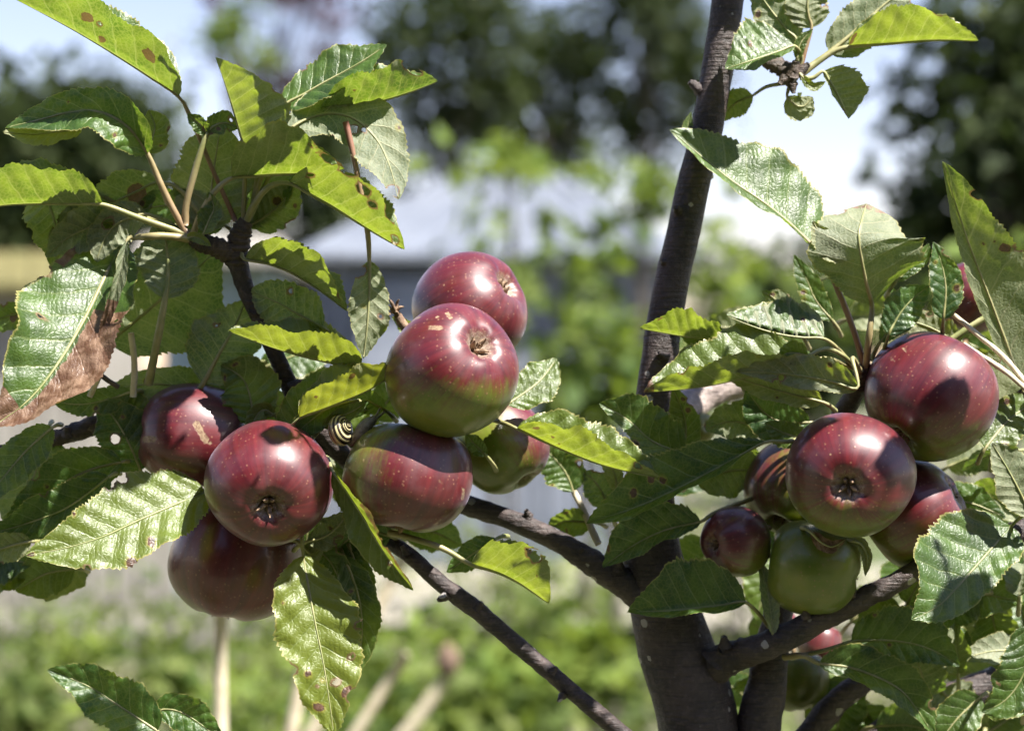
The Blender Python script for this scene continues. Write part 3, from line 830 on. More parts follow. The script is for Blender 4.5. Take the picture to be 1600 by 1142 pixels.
    for i in range(NR - 1):
        for j in range(nc - 1):
            q = (i * nc + j, (i + 1) * nc + j, (i + 1) * nc + j + 1, i * nc + j + 1)
            Fc.append(q[::-1] if fs > 0 else q)
    Vw = [P(*q) for q in V.reshape(-1, 3)]
    tn = r.uniform(0.0, 0.35) if tone is None else tone
    o = mesh_obj('leaf', Vw, Fc, LEAF_HOLED if dm.max() > 0.3 else LEAF, TREE, attrs={'dmg': dm.ravel(), 'spot': spt.ravel(), 'dry': dr.ravel(), 'tone': np.full(NR * nc, tn)}, uv=UV.reshape(-1, 2))
    if label: o['label'] = label
    # stalk and raised midrib on the underside
    nmid = (np.cos((A[-1] - A[1]) / 2))[:, None]
    bis = -(np.cos(A[-1])[:, None] * N + np.sin(A[-1])[:, None] * Zp - np.cos(A[1])[:, None] * N + np.sin(A[1])[:, None] * Zp)
    under = -fs * Zp
    bl_ = np.linalg.norm(bis, axis=1)
    under = np.where((bl_ > 0.9)[:, None], bis / np.maximum(bl_, .01)[:, None], under)
    idx = [0, NR // 5, 2 * NR // 5, 3 * NR // 5, 4 * NR // 5, NR - 3]
    rib = [M[i] + under[i] * (1.2 + 0.6 * (1 - t[i])) for i in idx]
    if pet is None:
        d0 = T[0]
        b0 = M[0] - d0 * 14 + np.array([0, 3, -16])
        b1 = M[0] - d0 * 22 + np.array([0, 8, -52])
        pp = [b1, b0]
    else:
        pp = [np.array(list(q[:2]) + [q[2] if len(q) > 2 else p[0, 2] - 14 * (k + 1)]) for k, q in enumerate(pet)][::-1]
    path = pp + rib
    rr = [petr * (1.15 if k == 0 else 1.0) for k in range(len(pp))] + [petr * .72, petr * .55, petr * .45, petr * .35, petr * .25, petr * .12]
    vv, ff = tube_px(path, rr, n=34, seg=7)
    rd = red if red else r.uniform(0, .35)
    nseg = 7
    ra = np.repeat(np.linspace(1, -0.3, 34).clip(0, 1) * rd, nseg)
    mesh_obj('petiole', vv, ff, PET, o, attrs={'red': ra})
    return o

# left spur
leaf([(232, 240), (238, 216), (242, 196), (232, 172)], 27, 10, 14, 'U', (-8, -14), tone=.3, pet=[(244, 270, -10), (262, 320, -14)])
leaf([(128, 200), (84, 207), (44, 210), (4, 206)], 22, 34, -12, 'L', (2, 14), tone=.7, pet=[(140, 196, -8), (160, 190, -20)], clean=True)
leaf([(392, 352), (418, 336), (444, 312), (462, 280)], 34, 6, 8, 'L', (-44, -50), tone=.15, spots=[(.55, -.2, 8)], pet=[(380, 362, -40)])
leaf([(350, 352), (300, 330), (250, 322), (205, 335)], 36, 10, 20, 'U', (-46, -52), tone=.05)
leaf([(372, 352), (410, 300), (430, 250), (440, 200)], 44, 6, 10, 'U', (-52, -60), tone=.1)
leaf([(280, 150), (205, 100), (112, 44), (20, -4)], 60, -150, 14, 'L', (10, 25), WL=72, spots=[(.62, .45, 12), (.5, .12, 9), (.25, .5, 13)], holes=[(.55, .45, 4)],
     pet=[(297, 182), (330, 260), (368, 345)], tone=.12, label='lit leaf with brown spots at the top left', red=.9)
leaf([(230, 240, 8), (196, 196, 22), (140, 172, 26), (70, 186, 20), (8, 200, 8)], 48, (35, 62), (38, -25), 'U', tone=.05, pet=[(252, 290, 0), (272, 330, -4), (292, 366, -10)], red=.7, petr=5.5,
     label='arched leaf with bluish shaded face at the left', WR=40)
leaf([(160, 318), (80, 317), (0, 320), (-80, 334)], 66, -157, 16, 'L', (6, 30), WL=72, tone=.15, pet=[(215, 340, 0), (262, 356, -6), (296, 368, -10)], petr=5.2, peak=.5)
leaf([(385, 238), (366, 172), (350, 122), (338, 90)], 84, -112, 6, 'L', (-4, 10), tone=.35, peak=.38, WL=40, pet=[(382, 290, -14), (380, 345, -22)], spots=[(.45, -.1, 5)])
leaf([(362, 277), (430, 272), (490, 270), (538, 264)], 76, 8, -158, 'L', (14, 22), tone=.2, pet=[(335, 300, 14), (312, 338, 4), (302, 366, -8)], petr=5, peak=.4,
     dry=lambda t, v: np.where(v < -.55, (t - .55) * 2.2, 0), holes=[(.88, -.7, 12)])
leaf([(440, 168), (510, 127), (560, 100), (604, 70)], 48, -32, 58, 'U', (-14, -22), tone=.08, pet=[(415, 215, -16), (390, 345, -22)])
leaf([(500, 172), (570, 163), (630, 147), (684, 127)], 56, 10, -160, 'L', (-8, -22), tone=.05, holes=[(.82, -.85, 13)], pet=[(450, 220, -14), (388, 345, -22)], peak=.5)
leaf([(446, 208, 4), (505, 178, 14), (560, 190, 22), (600, 238, 22), (623, 312, 14)], 52, (-12, -20), (24, 10), 'L', glare=.7, tone=.02, holes=[(.47, .35, 9), (.53, .1, 5), (.95, .4, 10)],
     pet=[(415, 260, -8), (388, 345, -20)], label='pale underside of a drooping leaf above the centre', peak=.5)
leaf([(577, 408, 16), (577, 450, 18), (574, 505, 18), (568, 560, 14)], 33, -8, 26, 'L', tone=.18, pet=[(574, 360, 22), (558, 270, 26), (540, 190, 26)], red=1.0, petr=4.6, holes=[(.12, .8, 9)],
     label='small pale leaf hanging on a long reddish stalk', peak=.45)
leaf([(452, 285), (520, 322), (580, 360), (632, 390)], 66, 12, -155, 'L', (22, 30), tone=.3, pet=[(420, 292, 12), (395, 322, -4), (384, 348, -20)], petr=5,
     holes=[(.12, -.55, 6), (.35, -.95, 15), (.5, -.8, 13), (.62, -.62, 9), (.78, -.95, 12), (.9, -.3, 7)], label='ragged eaten leaf above the centre apples')
leaf([(322, 362), (330, 300), (338, 240), (346, 192)], 66, -6, 4, 'L', (-34, -30), tone=.3, pet=[(345, 385, -32)])
leaf([(322, 212), (330, 200), (350, 192), (376, 200)], 20, 20, 30, 'U', (6, -6), tone=.2, pet=[(306, 262, 2), (291, 320, -4), (290, 352, -8)], petr=5.5, red=.6, dry=lambda t, v: .75 - t * 1.5 + 0 * v)
leaf([(324, 210), (314, 196), (302, 186), (293, 178)], 14, 10, 30, 'U', (6, 8), tone=.1, pet=[(322, 215, 4)], clean=True)
leaf([(318, 365), (326, 345), (334, 325), (326, 300)], 20, 0, 40, 'U', (14, 16), tone=.15, pet=[(308, 374, 2)], clean=True)
leaf([(292, 372), (302, 370), (314, 374), (330, 385)], 9, 20, 20, 'U', (12, 14), tone=.6, pet=[(286, 371, 0)], clean=True)
leaf([(248, 285), (195, 308), (135, 338), (75, 372)], 42, 0, 10, 'L', (-50, -60), tone=.15, spots=[(.2, -.1, 16)], pet=[(285, 300, -40), (330, 360, -34)])
leaf([(70, 300), (85, 345), (92, 385), (82, 420)], 48, 30, 20, 'L', (-70, -70), tone=.1, pet=[(110, 280, -60), (200, 330, -50)])
leaf([(205, 340), (150, 352), (105, 372), (72, 402)], 36, 12, 20, 'L', (-40, -46), tone=.1, pet=[(250, 345, -36), (320, 372, -30)])
leaf([(230, 335), (190, 345), (165, 370), (150, 410)], 34, 8, 12, 'L', (-30, -30), tone=.1, holes=[(.5, .3, 8)], pet=[(265, 350, -24), (310, 378, -20)])
leaf([(192, 378, 16), (160, 440, 34), (112, 535, 40), (48, 622, 30), (-12, 668, 14)], 100, (55, 35), (-14, -24), 'U', WL=78, glare=.75, fold=10, roll=30, curl=0, tone=.1, peak=.52, blister=1.8, wave=2.3,
     dry=lambda t, v: np.where(v < -.06, .95 * (t > .36), 0) + np.where((v > .8) & (t < .25), .9, 0) + np.where(t > .86, .9, 0),
     holes=[(.5, .55, 7), (.30, 1.0, 10)], pet=[(232, 370, 10), (262, 369, 2), (300, 374, -10)], petr=6, label='large blistered leaf with curled brown dry edge at the left')
leaf([(198, 376, 24), (186, 430, 32), (170, 490, 34), (150, 540, 26)], 17, 50, 58, 'L', tone=.0, pet=[(206, 371, 18)], clean=True, label='pale rolled leaf margin beside the brown dry leaf',
     dry=lambda t, v: np.where(t > .55, .8, 0) + 0 * v)
leaf([(258, 466), (263, 430), (260, 385), (252, 338)], 47, 0, 0, 'L', (-10, -14), tone=.05, pet=[(250, 510, -16), (242, 550, -30), (232, 600, -60)], petr=6.5, clean=True)
leaf([(170, 535), (225, 490), (285, 440), (345, 385)], 88, 0, -6, 'L', (-75, -85), tone=.05, pet=[(150, 560, -80), (120, 640, -90)], petr=5)
leaf([(318, 598), (345, 548), (368, 508), (384, 468)], 56, 2, 0, 'L', (-55, -60), tone=.05, pet=[(302, 622, -60), (290, 650, -100)], petr=6)
leaf([(505, 512), (465, 490), (428, 470), (388, 455)], 44, 0, 10, 'L', (-26, -30), tone=.1, holes=[(.55, .6, 4)])
leaf([(384, 404), (435, 416), (490, 446), (542, 486)], 46, 14, -152, 'L', (-2, 14), WR=52, tone=.35, pet=[(378, 398, -14), (374, 392, -24)])
leaf([(564, 573), (500, 562), (430, 543), (357, 516)], 44, -150, 16, 'L', (-6, 20), WL=64, tone=.5, pet=[(600, 592, -20), (640, 620, -60)])
leaf([(468, 652), (520, 632), (580, 606), (635, 568)], 42, 14, -150, 'L', (24, 34), WR=60, tone=.75, spots=[(.55, -.7, 7), (.2, -.6, 4)], pet=[(452, 672, 6), (440, 700, -60)],
     label='yellowing leaf lying against the large centre apple')
leaf([(455, 690), (468, 650), (492, 615), (535, 582)], 36, 6, 8, 'U', (-14, -18), tone=.1)
leaf([(545, 628), (510, 640), (480, 662), (448, 690)], 26, 20, 10, 'U', (4, 10), tone=.1, clean=True)
leaf([(505, 668), (530, 652), (555, 640), (575, 625)], 14, 10, 20, 'U', (14, 18), tone=.4, clean=True)
leaf([(600, 640), (570, 625), (555, 640), (540, 650)], 20, 10, 10, 'U', (-24, -30), tone=.0, clean=True)
leaf([(395, 662), (392, 625), (378, 590), (345, 570)], 50, 8, 16, 'U', (-40, -46), tone=.2)
leaf([(430, 650), (412, 640), (398, 655), (384, 690)], 14, 8, 16, 'U', (-30, -20), tone=.5, clean=True)
leaf([(392, 640), (310, 610), (230, 600), (150, 616)], 30, 4, 4, 'L', (-88, -92), tone=.15)
leaf([(220, 735), (200, 690), (176, 650), (150, 628)], 46, 6, 6, 'U', (-60, -64), tone=.0, holes=[(.48, -.35, 7)])
leaf([(225, 690), (215, 660), (205, 640), (185, 612)], 34, 6, 6, 'U', (-68, -70), tone=.1)
leaf([(205, 612), (165, 625), (120, 632), (80, 625)], 22, 6, 6, 'U', (-60, -64), tone=.1)
leaf([(190, 722), (120, 742), (60, 790), (-10, 850)], 44, 10, 12, 'U', (-50, -40), tone=.05)
leaf([(170, 745), (110, 790), (50, 815), (-20, 835)], 40, 10, 12, 'U', (-30, -20), tone=.05)
leaf([(48, 846), (20, 852), (-10, 862), (-50, 880)], 26, 10, 20, 'L', (4, 10), tone=.4)
leaf([(75, 672), (58, 730), (35, 785), (10, 830)], 54, 4, 6, 'L', (-95, -100), tone=.05)
leaf([(82, 668), (45, 700), (10, 740), (-30, 790)], 34, 30, 8, 'U', (16, 30), glare=.8, tone=.15, clean=True)
leaf([(48, 488), (20, 492), (-5, 500), (-40, 520)], 24, 20, 30, 'U', (-10, 0), tone=.25, spots=[(.3, -.2, 7)])
leaf([(322, 768, 44), (240, 802, 56), (140, 846, 60), (40, 868, 52)], 72, 4, 10, 'U', glare=.75, tone=.55, WL=62, peak=.36, blister=1.5, holes=[(.42, 1.02, 13), (.36, .95, 9)],
     spots=[(.42, -.75, 8), (.55, -.95, 9), (.98, 0, 8)], pet=[(350, 752, 10), (380, 735, -70)], label='large pale sunlit leaf in front of the lower left apples', wave=.7)
leaf([(474, 868, 46), (488, 950, 58), (508, 1050, 60), (522, 1148, 50)], 66, 14, 14, 'U', glare=.4, tone=.75, peak=.42, blister=1.9,
     holes=[(.72, -.3, 6), (.45, -.95, 6), (.8, -.98, 9), (.62, .98, 8), (.6, -.7, 4)], spots=[(.66, .55, 6), (.84, .5, 8), (.78, -.7, 9), (.7, .1, 4)],
     pet=[(472, 838, 26), (470, 800, -60)], label='yellow-green vein-marked leaf hanging below the left apples')
leaf([(538, 870), (560, 930), (566, 990), (556, 1060)], 30, 10, 10, 'U', (-10, 0), tone=.2)
leaf([(548, 860), (562, 900), (570, 950), (572, 1010)], 22, 10, 10, 'U', (-24, -20), tone=.1)
leaf([(480, 850), (510, 870), (530, 905), (545, 950)], 26, 20, 10, 'U', (-20, -14), tone=.1)
leaf([(520, 736), (560, 796), (602, 866), (646, 922)], 33, 66, -14, 'U', (70, 96), WL=26, tone=.4, holes=[(.62, -.8, 7), (.75, .0, 4)], dry=lambda t, v: np.where(v < -.5, .6 * (t > .3), 0), pet=[(514, 722, 0), (510, 715, -80)])
leaf([(480, 846), (508, 838), (530, 820), (546, 796)], 24, 4, 30, 'L', (0, 14), tone=.3, holes=[(.5, .8, 6)])
leaf([(470, 850), (490, 868), (500, 850), (540, 838)], 14, 4, 30, 'L', (-10, -6), tone=.4)
leaf([(610, 838), (570, 830), (535, 850), (505, 892)], 40, 8, 12, 'U', (-40, -34), tone=.0)
leaf([(590, 845), (560, 860), (545, 900), (540, 940)], 26, 8, 12, 'U', (-50, -44), tone=.0)
leaf([(736, 880), (780, 894), (815, 912), (858, 942)], 60, 8, -156, 'L', (14, 6), tone=.4, holes=[(.55, -.85, 13)], pet=[(690, 856, 14), (640, 840, 4), (608, 832, -20)], petr=4.8, peak=.45)
leaf([(775, 842), (750, 858), (725, 875), (698, 894)], 22, 10, 10, 'U', (-30, -34), tone=.0, clean=True)
leaf([(808, 668), (880, 702), (950, 728), (1030, 746)], 38, 12, -164, 'L', (34, 44), WR=66, tone=.45, spots=[(.12, -.5, 5), (.24, -.3, 4), (.3, -.2, 3)], holes=[(.85, -.6, 5)],
     pet=[(790, 662, 20), (765, 654, -40)], blister=1.5, label='folded leaf with bright serrated edge right of the centre apples')
leaf([(792, 632), (822, 612), (846, 592), (870, 560)], 34, 4, 10, 'U', (-40, -34), glare=.9, tone=.3, clean=True)
leaf([(760, 712), (748, 700), (738, 690), (728, 678)], 14, 10, 10, 'U', (-10, -6), tone=.2, clean=True)
leaf([(660, 540), (645, 520), (630, 505), (612, 495)], 14, 10, 40, 'U', (-60, -60), tone=.4, clean=True)
# out-of-focus leaves between the clusters
leaf([(896, 768), (885, 740), (868, 718), (846, 695)], 34, 10, 10, 'U', (-180, -190), tone=.1, pet=[(897, 770, -180)])
leaf([(952, 792), (940, 768), (928, 750), (912, 738)], 28, 6, 10, 'L', (-170, -180), tone=.0)
leaf([(925, 815), (905, 815), (880, 815), (855, 830)], 26, 10, 40, 'U', (-170, -180), tone=.2)
leaf([(965, 770), (960, 740), (950, 715), (955, 690)], 16, 10, 10, 'L', (-120, -120), tone=.5)
# right cluster
leaf([(1195, 690), (1100, 742), (1005, 788), (916, 818)], 62, (78, 60), 8, 'U', (6, 26), WL=30, tone=.05, spots=[(.72, .4, 7), (.6, .5, 7), (.55, .35, 6)], pet=[(1230, 690, 0), (1275, 680, -60)], peak=.5,
     label='long dark leaf with lit rim left of the right-hand apples')
leaf([(1095, 815), (1040, 828), (990, 852), (942, 886)], 50, 40, 6, 'U', (-40, -30), WL=24, tone=.0, pet=[(1120, 800, -60), (1200, 770, -150)])
leaf([(1165, 940), (1105, 948), (1045, 954), (980, 956)], 80, 60, 6, 'U', (-30, -20), WL=22, tone=.0, pet=[(1195, 970, -60), (1215, 1000, -110)])
leaf([(1068, 708), (1020, 690), (980, 655), (936, 630)], 54, 30, 10, 'U', (-30, -20), WL=26, tone=.1, pet=[(1110, 712, -70), (1180, 690, -120)])
leaf([(1068, 715), (1072, 670), (1066, 640), (1050, 605)], 24, 10, 20, 'U', (-60, -60), tone=.2)
leaf([(1252, 572), (1170, 588), (1090, 604), (1006, 612)], 38, -163, 14, 'L', (6, 30), WL=84, tone=.4, pet=[(1290, 560, -20), (1345, 580, -70)], dry=lambda t, v: np.where(t > .93, .6, 0) + 0 * v, blister=1.5,
     label='folded half-lit leaf crossing the upright stem')
leaf([(1340, 606), (1280, 592), (1210, 582), (1148, 580)], 36, 10, 22, 'L', (26, 30), tone=.25, WL=20, pet=[(1332, 560, 0), (1345, 580, -60)])
leaf([(1284, 628), (1230, 614), (1180, 600), (1125, 582)], 30, 10, 20, 'L', (-4, 0), tone=.4, WL=20)
leaf([(1262, 556), (1245, 552), (1230, 552), (1216, 560)], 20, 10, 20, 'U', (30, 30), tone=.3, pet=[(1290, 545, 14), (1318, 556, -20), (1345, 582, -70)], clean=True)
leaf([(1130, 528), (1085, 526), (1045, 520), (1000, 512)], 40, -150, 14, 'L', (-30, -20), tone=.35, WL=30)
leaf([(1288, 528), (1235, 524), (1185, 512), (1134, 492)], 64, -150, -31, 'L', (-10, 0), tone=.15, WL=60, pet=[(1312, 548, -30), (1345, 588, -70)], peak=.35)
leaf([(1150, 590), (1105, 545), (1090, 530), (1060, 520)], 30, 10, 10, 'U', (-50, -50), tone=.1)
leaf([(1284, 402), (1222, 338), (1140, 280), (1046, 203)], 84, (80, 65), -28, 'U', (-30, -50), WL=26, tone=.12, pet=[(1310, 455, -44), (1335, 520, -60), (1352, 580, -74)], red=1.0, petr=5, peak=.42, blister=1.5,
     label='glossy leaf with pale vein stripes pointing at the upright stem')
leaf([(1362, 478, -46), (1350, 425, -2), (1342, 368, 14), (1354, 318, -46)], 92, -4, -6, 'L', tone=.1, pet=[(1358, 525, -40), (1352, 582, -74)], red=.6, petr=5.5, peak=.5, WL=74, WR=104, dry=lambda t, v: np.where(t > .93, .55, 0) + 0 * v,
     label='broad leaf showing its pale veined underside above the right-hand apples')
leaf([(1318, 405), (1298, 390), (1284, 372), (1270, 345)], 22, 30, 10, 'L', (0, 6), tone=.5, clean=True)
leaf([(1400, 440), (1425, 415), (1445, 395), (1452, 380)], 14, 20, 10, 'U', (-30, -34), tone=.1, clean=True)
leaf([(1594, 594, -40), (1550, 475, -16), (1512, 375, 24), (1472, 252, 80)], 80, 14, 6, 'L', WL=22, tone=.2, spots=[(.55, .72, 9), (.6, .3, 4)], holes=[(.53, .97, 7)], pet=[(1612, 650, -14), (1640, 700, -20)], peak=.36,
     label='tall pointed leaf with a brown spot at the right edge')
leaf([(1474, 498), (1478, 455), (1472, 415), (1458, 378)], 27, 20, 10, 'U', (-24, -30), tone=.0, pet=[(1472, 525, -50)])
leaf([(1388, 524), (1405, 492), (1425, 468), (1452, 446)], 30, 10, 10, 'U', (-30, -40), tone=.0, pet=[(1378, 560, -70)])
leaf([(1375, 535), (1392, 510), (1400, 480), (1395, 450)], 18, 10, 10, 'U', (-44, -50), tone=.0)
leaf([(1500, 540), (1470, 520), (1435, 505), (1400, 498)], 26, 10, 10, 'L', (-70, -74), tone=.3)
leaf([(1550, 705), (1556, 650), (1540, 590), (1496, 530)], 46, 6, 6, 'L', (-100, -110), tone=.4)
leaf([(1300, 500), (1275, 470), (1262, 440), (1240, 398)], 20, 10, 10, 'U', (-120, -130), tone=.1)
leaf([(1250, 520), (1225, 490), (1215, 470), (1190, 455)], 20, 10, 10, 'L', (-130, -130), tone=.1)
leaf([(1580, 822, 40), (1518, 892, 50), (1468, 945, 52), (1424, 968, 44)], 96, 16, -4, 'U', WL=50, glare=.8, tone=.1, peak=.34, blister=1.4, pet=[(1606, 800, 10), (1648, 790, -16)],
     label='broad pale glossy leaf below the right-hand apples', curl=10)
leaf([(1612, 806), (1592, 765), (1572, 728), (1550, 692)], 44, 20, 6, 'L', (16, 20), tone=.2, WL=34)
leaf([(1540, 700), (1565, 668), (1590, 645), (1630, 622)], 40, 6, 30, 'U', (-40, -30), glare=.8, tone=.3)
leaf([(1330, 1002), (1390, 1000), (1450, 1012), (1500, 1040)], 56, 8, 16, 'U', (-70, -70), tone=.05, WR=36, pet=[(1290, 1015, -75), (1235, 1028, -90)])
leaf([(1280, 1036), (1340, 1046), (1410, 1080), (1460, 1150)], 44, 10, 40, 'U', (-60, -50), tone=.1, WR=28, pet=[(1255, 1024, -66), (1225, 1026, -90)], petr=5)
leaf([(1610, 975), (1604, 1040), (1575, 1090), (1534, 1112)], 46, 20, 14, 'U', (-10, 0), tone=.1)
leaf([(1192, 672), (1160, 660), (1130, 660), (1102, 672)], 34, 10, 10, 'L', (-60, -60), tone=.1)
leaf([(1265, 660), (1225, 660), (1195, 645), (1165, 608)], 40, 10, 10, 'U', (-50, -50), tone=.0)
leaf([(1265, 690), (1235, 680), (1215, 672), (1195, 660)], 22, 10, 10, 'U', (-20, -20), tone=.3, clean=True)
leaf([(1208, 990), (1204, 950), (1198, 915), (1186, 872)], 16, 40, 20, 'L', (-40, -50), tone=.1, clean=True)
leaf([(1330, 845), (1345, 850), (1355, 870), (1352, 900)], 10, 20, 20, 'L', (-10, -4), tone=.6, clean=True)
leaf([(1268, 832), (1282, 846), (1300, 854), (1322, 842)], 11, 10, 10, 'L', (26, 28), tone=.5, clean=True, dry=lambda t, v: .7 + 0 * t + 0 * v)
# top right spur
leaf([(1242, 72, -50), (1195, 88, -26), (1165, 98, -18), (1133, 108, -20)], 70, (70, 50), -30, 'U', WL=24, tone=.1, pet=[(1252, 90, -76), (1246, 118, -82)], label='small lit leaf in front of the upright stem at the top')
leaf([(1246, 66), (1222, 38), (1200, 10), (1172, -30)], 32, 4, 10, 'L', (-90, -96), tone=.0, pet=[(1246, 118, -84)])
leaf([(1268, 44), (1262, 15), (1264, -10), (1275, -45)], 34, 8, 4, 'L', (-84, -84), tone=.2, pet=[(1258, 80, -82), (1248, 118, -82)], red=1.0)
leaf([(1296, 82), (1335, 50), (1385, 5), (1450, -40)], 40, 14, 20, 'L', (-96, -110), tone=.05, pet=[(1265, 105, -86), (1248, 118, -84)], petr=5.5)
leaf([(1326, 72), (1395, 67), (1465, 62), (1529, 64)], 54, 8, -160, 'L', (-84, -80), tone=.3, spots=[(.02, -.4, 6), (.05, -.7, 6), (.4, -.8, 3)], pet=[(1295, 85, -90), (1250, 118, -84)], petr=5)
leaf([(1286, 112), (1302, 136), (1315, 162), (1326, 186)], 50, 10, 40, 'L', (-80, -80), WR=8, tone=.3, pet=[(1270, 122, -80), (1250, 122, -82)])
leaf([(1230, 152), (1242, 164), (1256, 166), (1270, 152)], 22, 8, 8, 'L', (-84, -84), tone=.35, pet=[(1232, 140, -84), (1236, 126, -84)], clean=True, petr=3)
leaf([(1176, 150), (1160, 156), (1145, 165), (1120, 190)], 22, 8, 8, 'L', (-120, -150), tone=.2, pet=[(1198, 136, -100), (1230, 130, -84)], clean=True, petr=3)
leaf([(1245, 92), (1250, 70), (1258, 58), (1270, 46)], 10, 20, 20, 'U', (-66, -66), tone=.2, clean=True)
leaf([(1252, 118), (1262, 130), (1272, 136), (1290, 128)], 8, 20, 20, 'U', (-66, -66), tone=.5, clean=True)
leaf([(1100, 250), (1085, 225), (1075, 200), (1080, 175)], 12, 20, 20, 'U', (-90, -100), tone=.2, clean=True)
# bottom left
leaf([(246, 1142), (190, 1105), (135, 1070), (74, 1046)], 46, 30, 6, 'U', (40, 50), tone=.0, label='dark shaded leaf in the bottom left corner', clean=True)
leaf([(236, 1112), (270, 1108), (305, 1125), (350, 1160)], 30, 10, 20, 'U', (20, 20), tone=.0, clean=True)
# deeper leaves of the crown, out of focus
frng = random.Random(99)
def filler(x0, x1, y0, y1, n, z0, z1, wmin=26, wmax=46, tone=.35):
    for _ in range(n):
        x, y = frng.uniform(x0, x1), frng.uniform(y0, y1)
        zz = frng.uniform(z0, z1)
        a = frng.uniform(0, 6.283)
        ln = frng.uniform(70, 125)
        dx, dy = math.cos(a) * ln, math.sin(a) * ln * 0.8 + 12
        zt = zz + frng.uniform(-35, 35)
        cxm, cym = x + dx / 2, y + dy / 2
        skip = False
        for (qx, qy, qz) in ((1514, 465, -310), (1280, 1000, -400), (1246, 1060, -270)):
            if zz > qz - 20 and math.hypot(cxm - qx, cym - qy) < 80: skip = True
            u = (qy - cym) / SUN_PX[1] * -1
            if cym < qy and math.hypot(qx + SUN_PX[0] * u - cxm, qz + SUN_PX[2] * u - zz) < 75: skip = True
        if skip: continue
        leaf([(x, y, zz), (x + dx * .5, y + dy * .5 - 6, (zz + zt) / 2 + 6), (x + dx, y + dy + 6, zt)], frng.uniform(wmin, wmax), frng.uniform(-20, 50), frng.uniform(-20, 50),
             frng.choice('UUL'), tone=frng.uniform(0, tone), clean=True, NR=36)
filler(1130, 1620, 640, 760, 8, -420, -160)
filler(1110, 1640, 860, 1160, 30, -480, -160)
filler(1420, 1640, 760, 1000, 10, -380, -150)
filler(1380, 1620, 560, 720, 6, -420, -170)
filler(1080, 1240, 700, 860, 7, -320, -170)
filler(1140, 1330, 420, 600, 6, -700, -300)
filler(470, 640, 650, 850, 8, -260, -190)
filler(-60, 150, 640, 900, 6, -220, -130)
filler(170, 440, 560, 740, 7, -300, -190)
filler(1400, 1620, 900, 1150, 12, -150, -90)
filler(1190, 1420, 1020, 1150, 5, -330, -180)

# unseen upper crown: each leaf is placed towards the sun to shade a chosen spot
srng = random.Random(4)
SX, SY, SZ = SUN.x, -SUN.z, -SUN.y          # sun direction in picture space
def above(x, y, z, ytop):
    s = (y - ytop) / -SY
    return x + SX * s, ytop, z + SZ * s
shade_pts = [(1085, 250, -118), (1072, 320, -118), (1060, 390, -120), (1046, 460, -120), (1036, 520, -122), (1028, 580, -124), (1020, 650, -124), (1016, 720, -124),
             (1014, 790, -126), (1018, 850, -126), (1030, 930, -128), (1050, 1000, -130), (1075, 1080, -130), (1095, 1130, -130),
             (970, 905, -108), (920, 872, -108), (885, 852, -112), (770, 800, -140), (735, 790, -150),
             (940, 1115, -28), (900, 1085, -24), (860, 1050, -22), (820, 1018, -22), (790, 990, -22), (715, 930, -28), (680, 900, -32), (655, 880, -36),
             (440, 580, -58), (425, 540, -52), (405, 500, -46), (390, 465, -40), (1130, 30, -115), (1137, 0, -115),
             (160, 1090, 40), (110, 1060, 46), (210, 1120, 40), (130, 1090, 44), (260, 1120, 20),
             (1148, 830, -10), (1125, 855, -10), (1218, 740, -80), (1195, 770, -70), (1400, 830, -40), (1440, 850, -40),
             (1110, 735, 6), (1050, 762, 14), (1010, 840, -40), (1070, 830, -40), (1080, 915, -30), (1030, 930, -24), (1125, 930, -30), (1000, 655, -30), (1040, 680, -40), (1150, 540, 0), (1200, 535, 0),
             (175, 685, -60), (200, 650, -66), (110, 755, -45), (60, 790, -35), (140, 760, -30), (60, 730, -95), (300, 605, -88), (230, 605, -90), (380, 605, -42),
             (332, 300, -32), (340, 240, -32), (262, 400, -12), (250, 470, -80), (310, 420, -80), (345, 545, -55), (430, 478, -28), (130, 350, -55), (200, 300, -52),
             (480, 650, -14), (500, 655, 6), (345, 880, -10), (400, 900, -10), (300, 880, -20),
             (1400, 1000, -70), (1380, 1070, -55), (1330, 1045, -60), (1580, 1060, -8), (1480, 440, -26), (1420, 480, -34)]
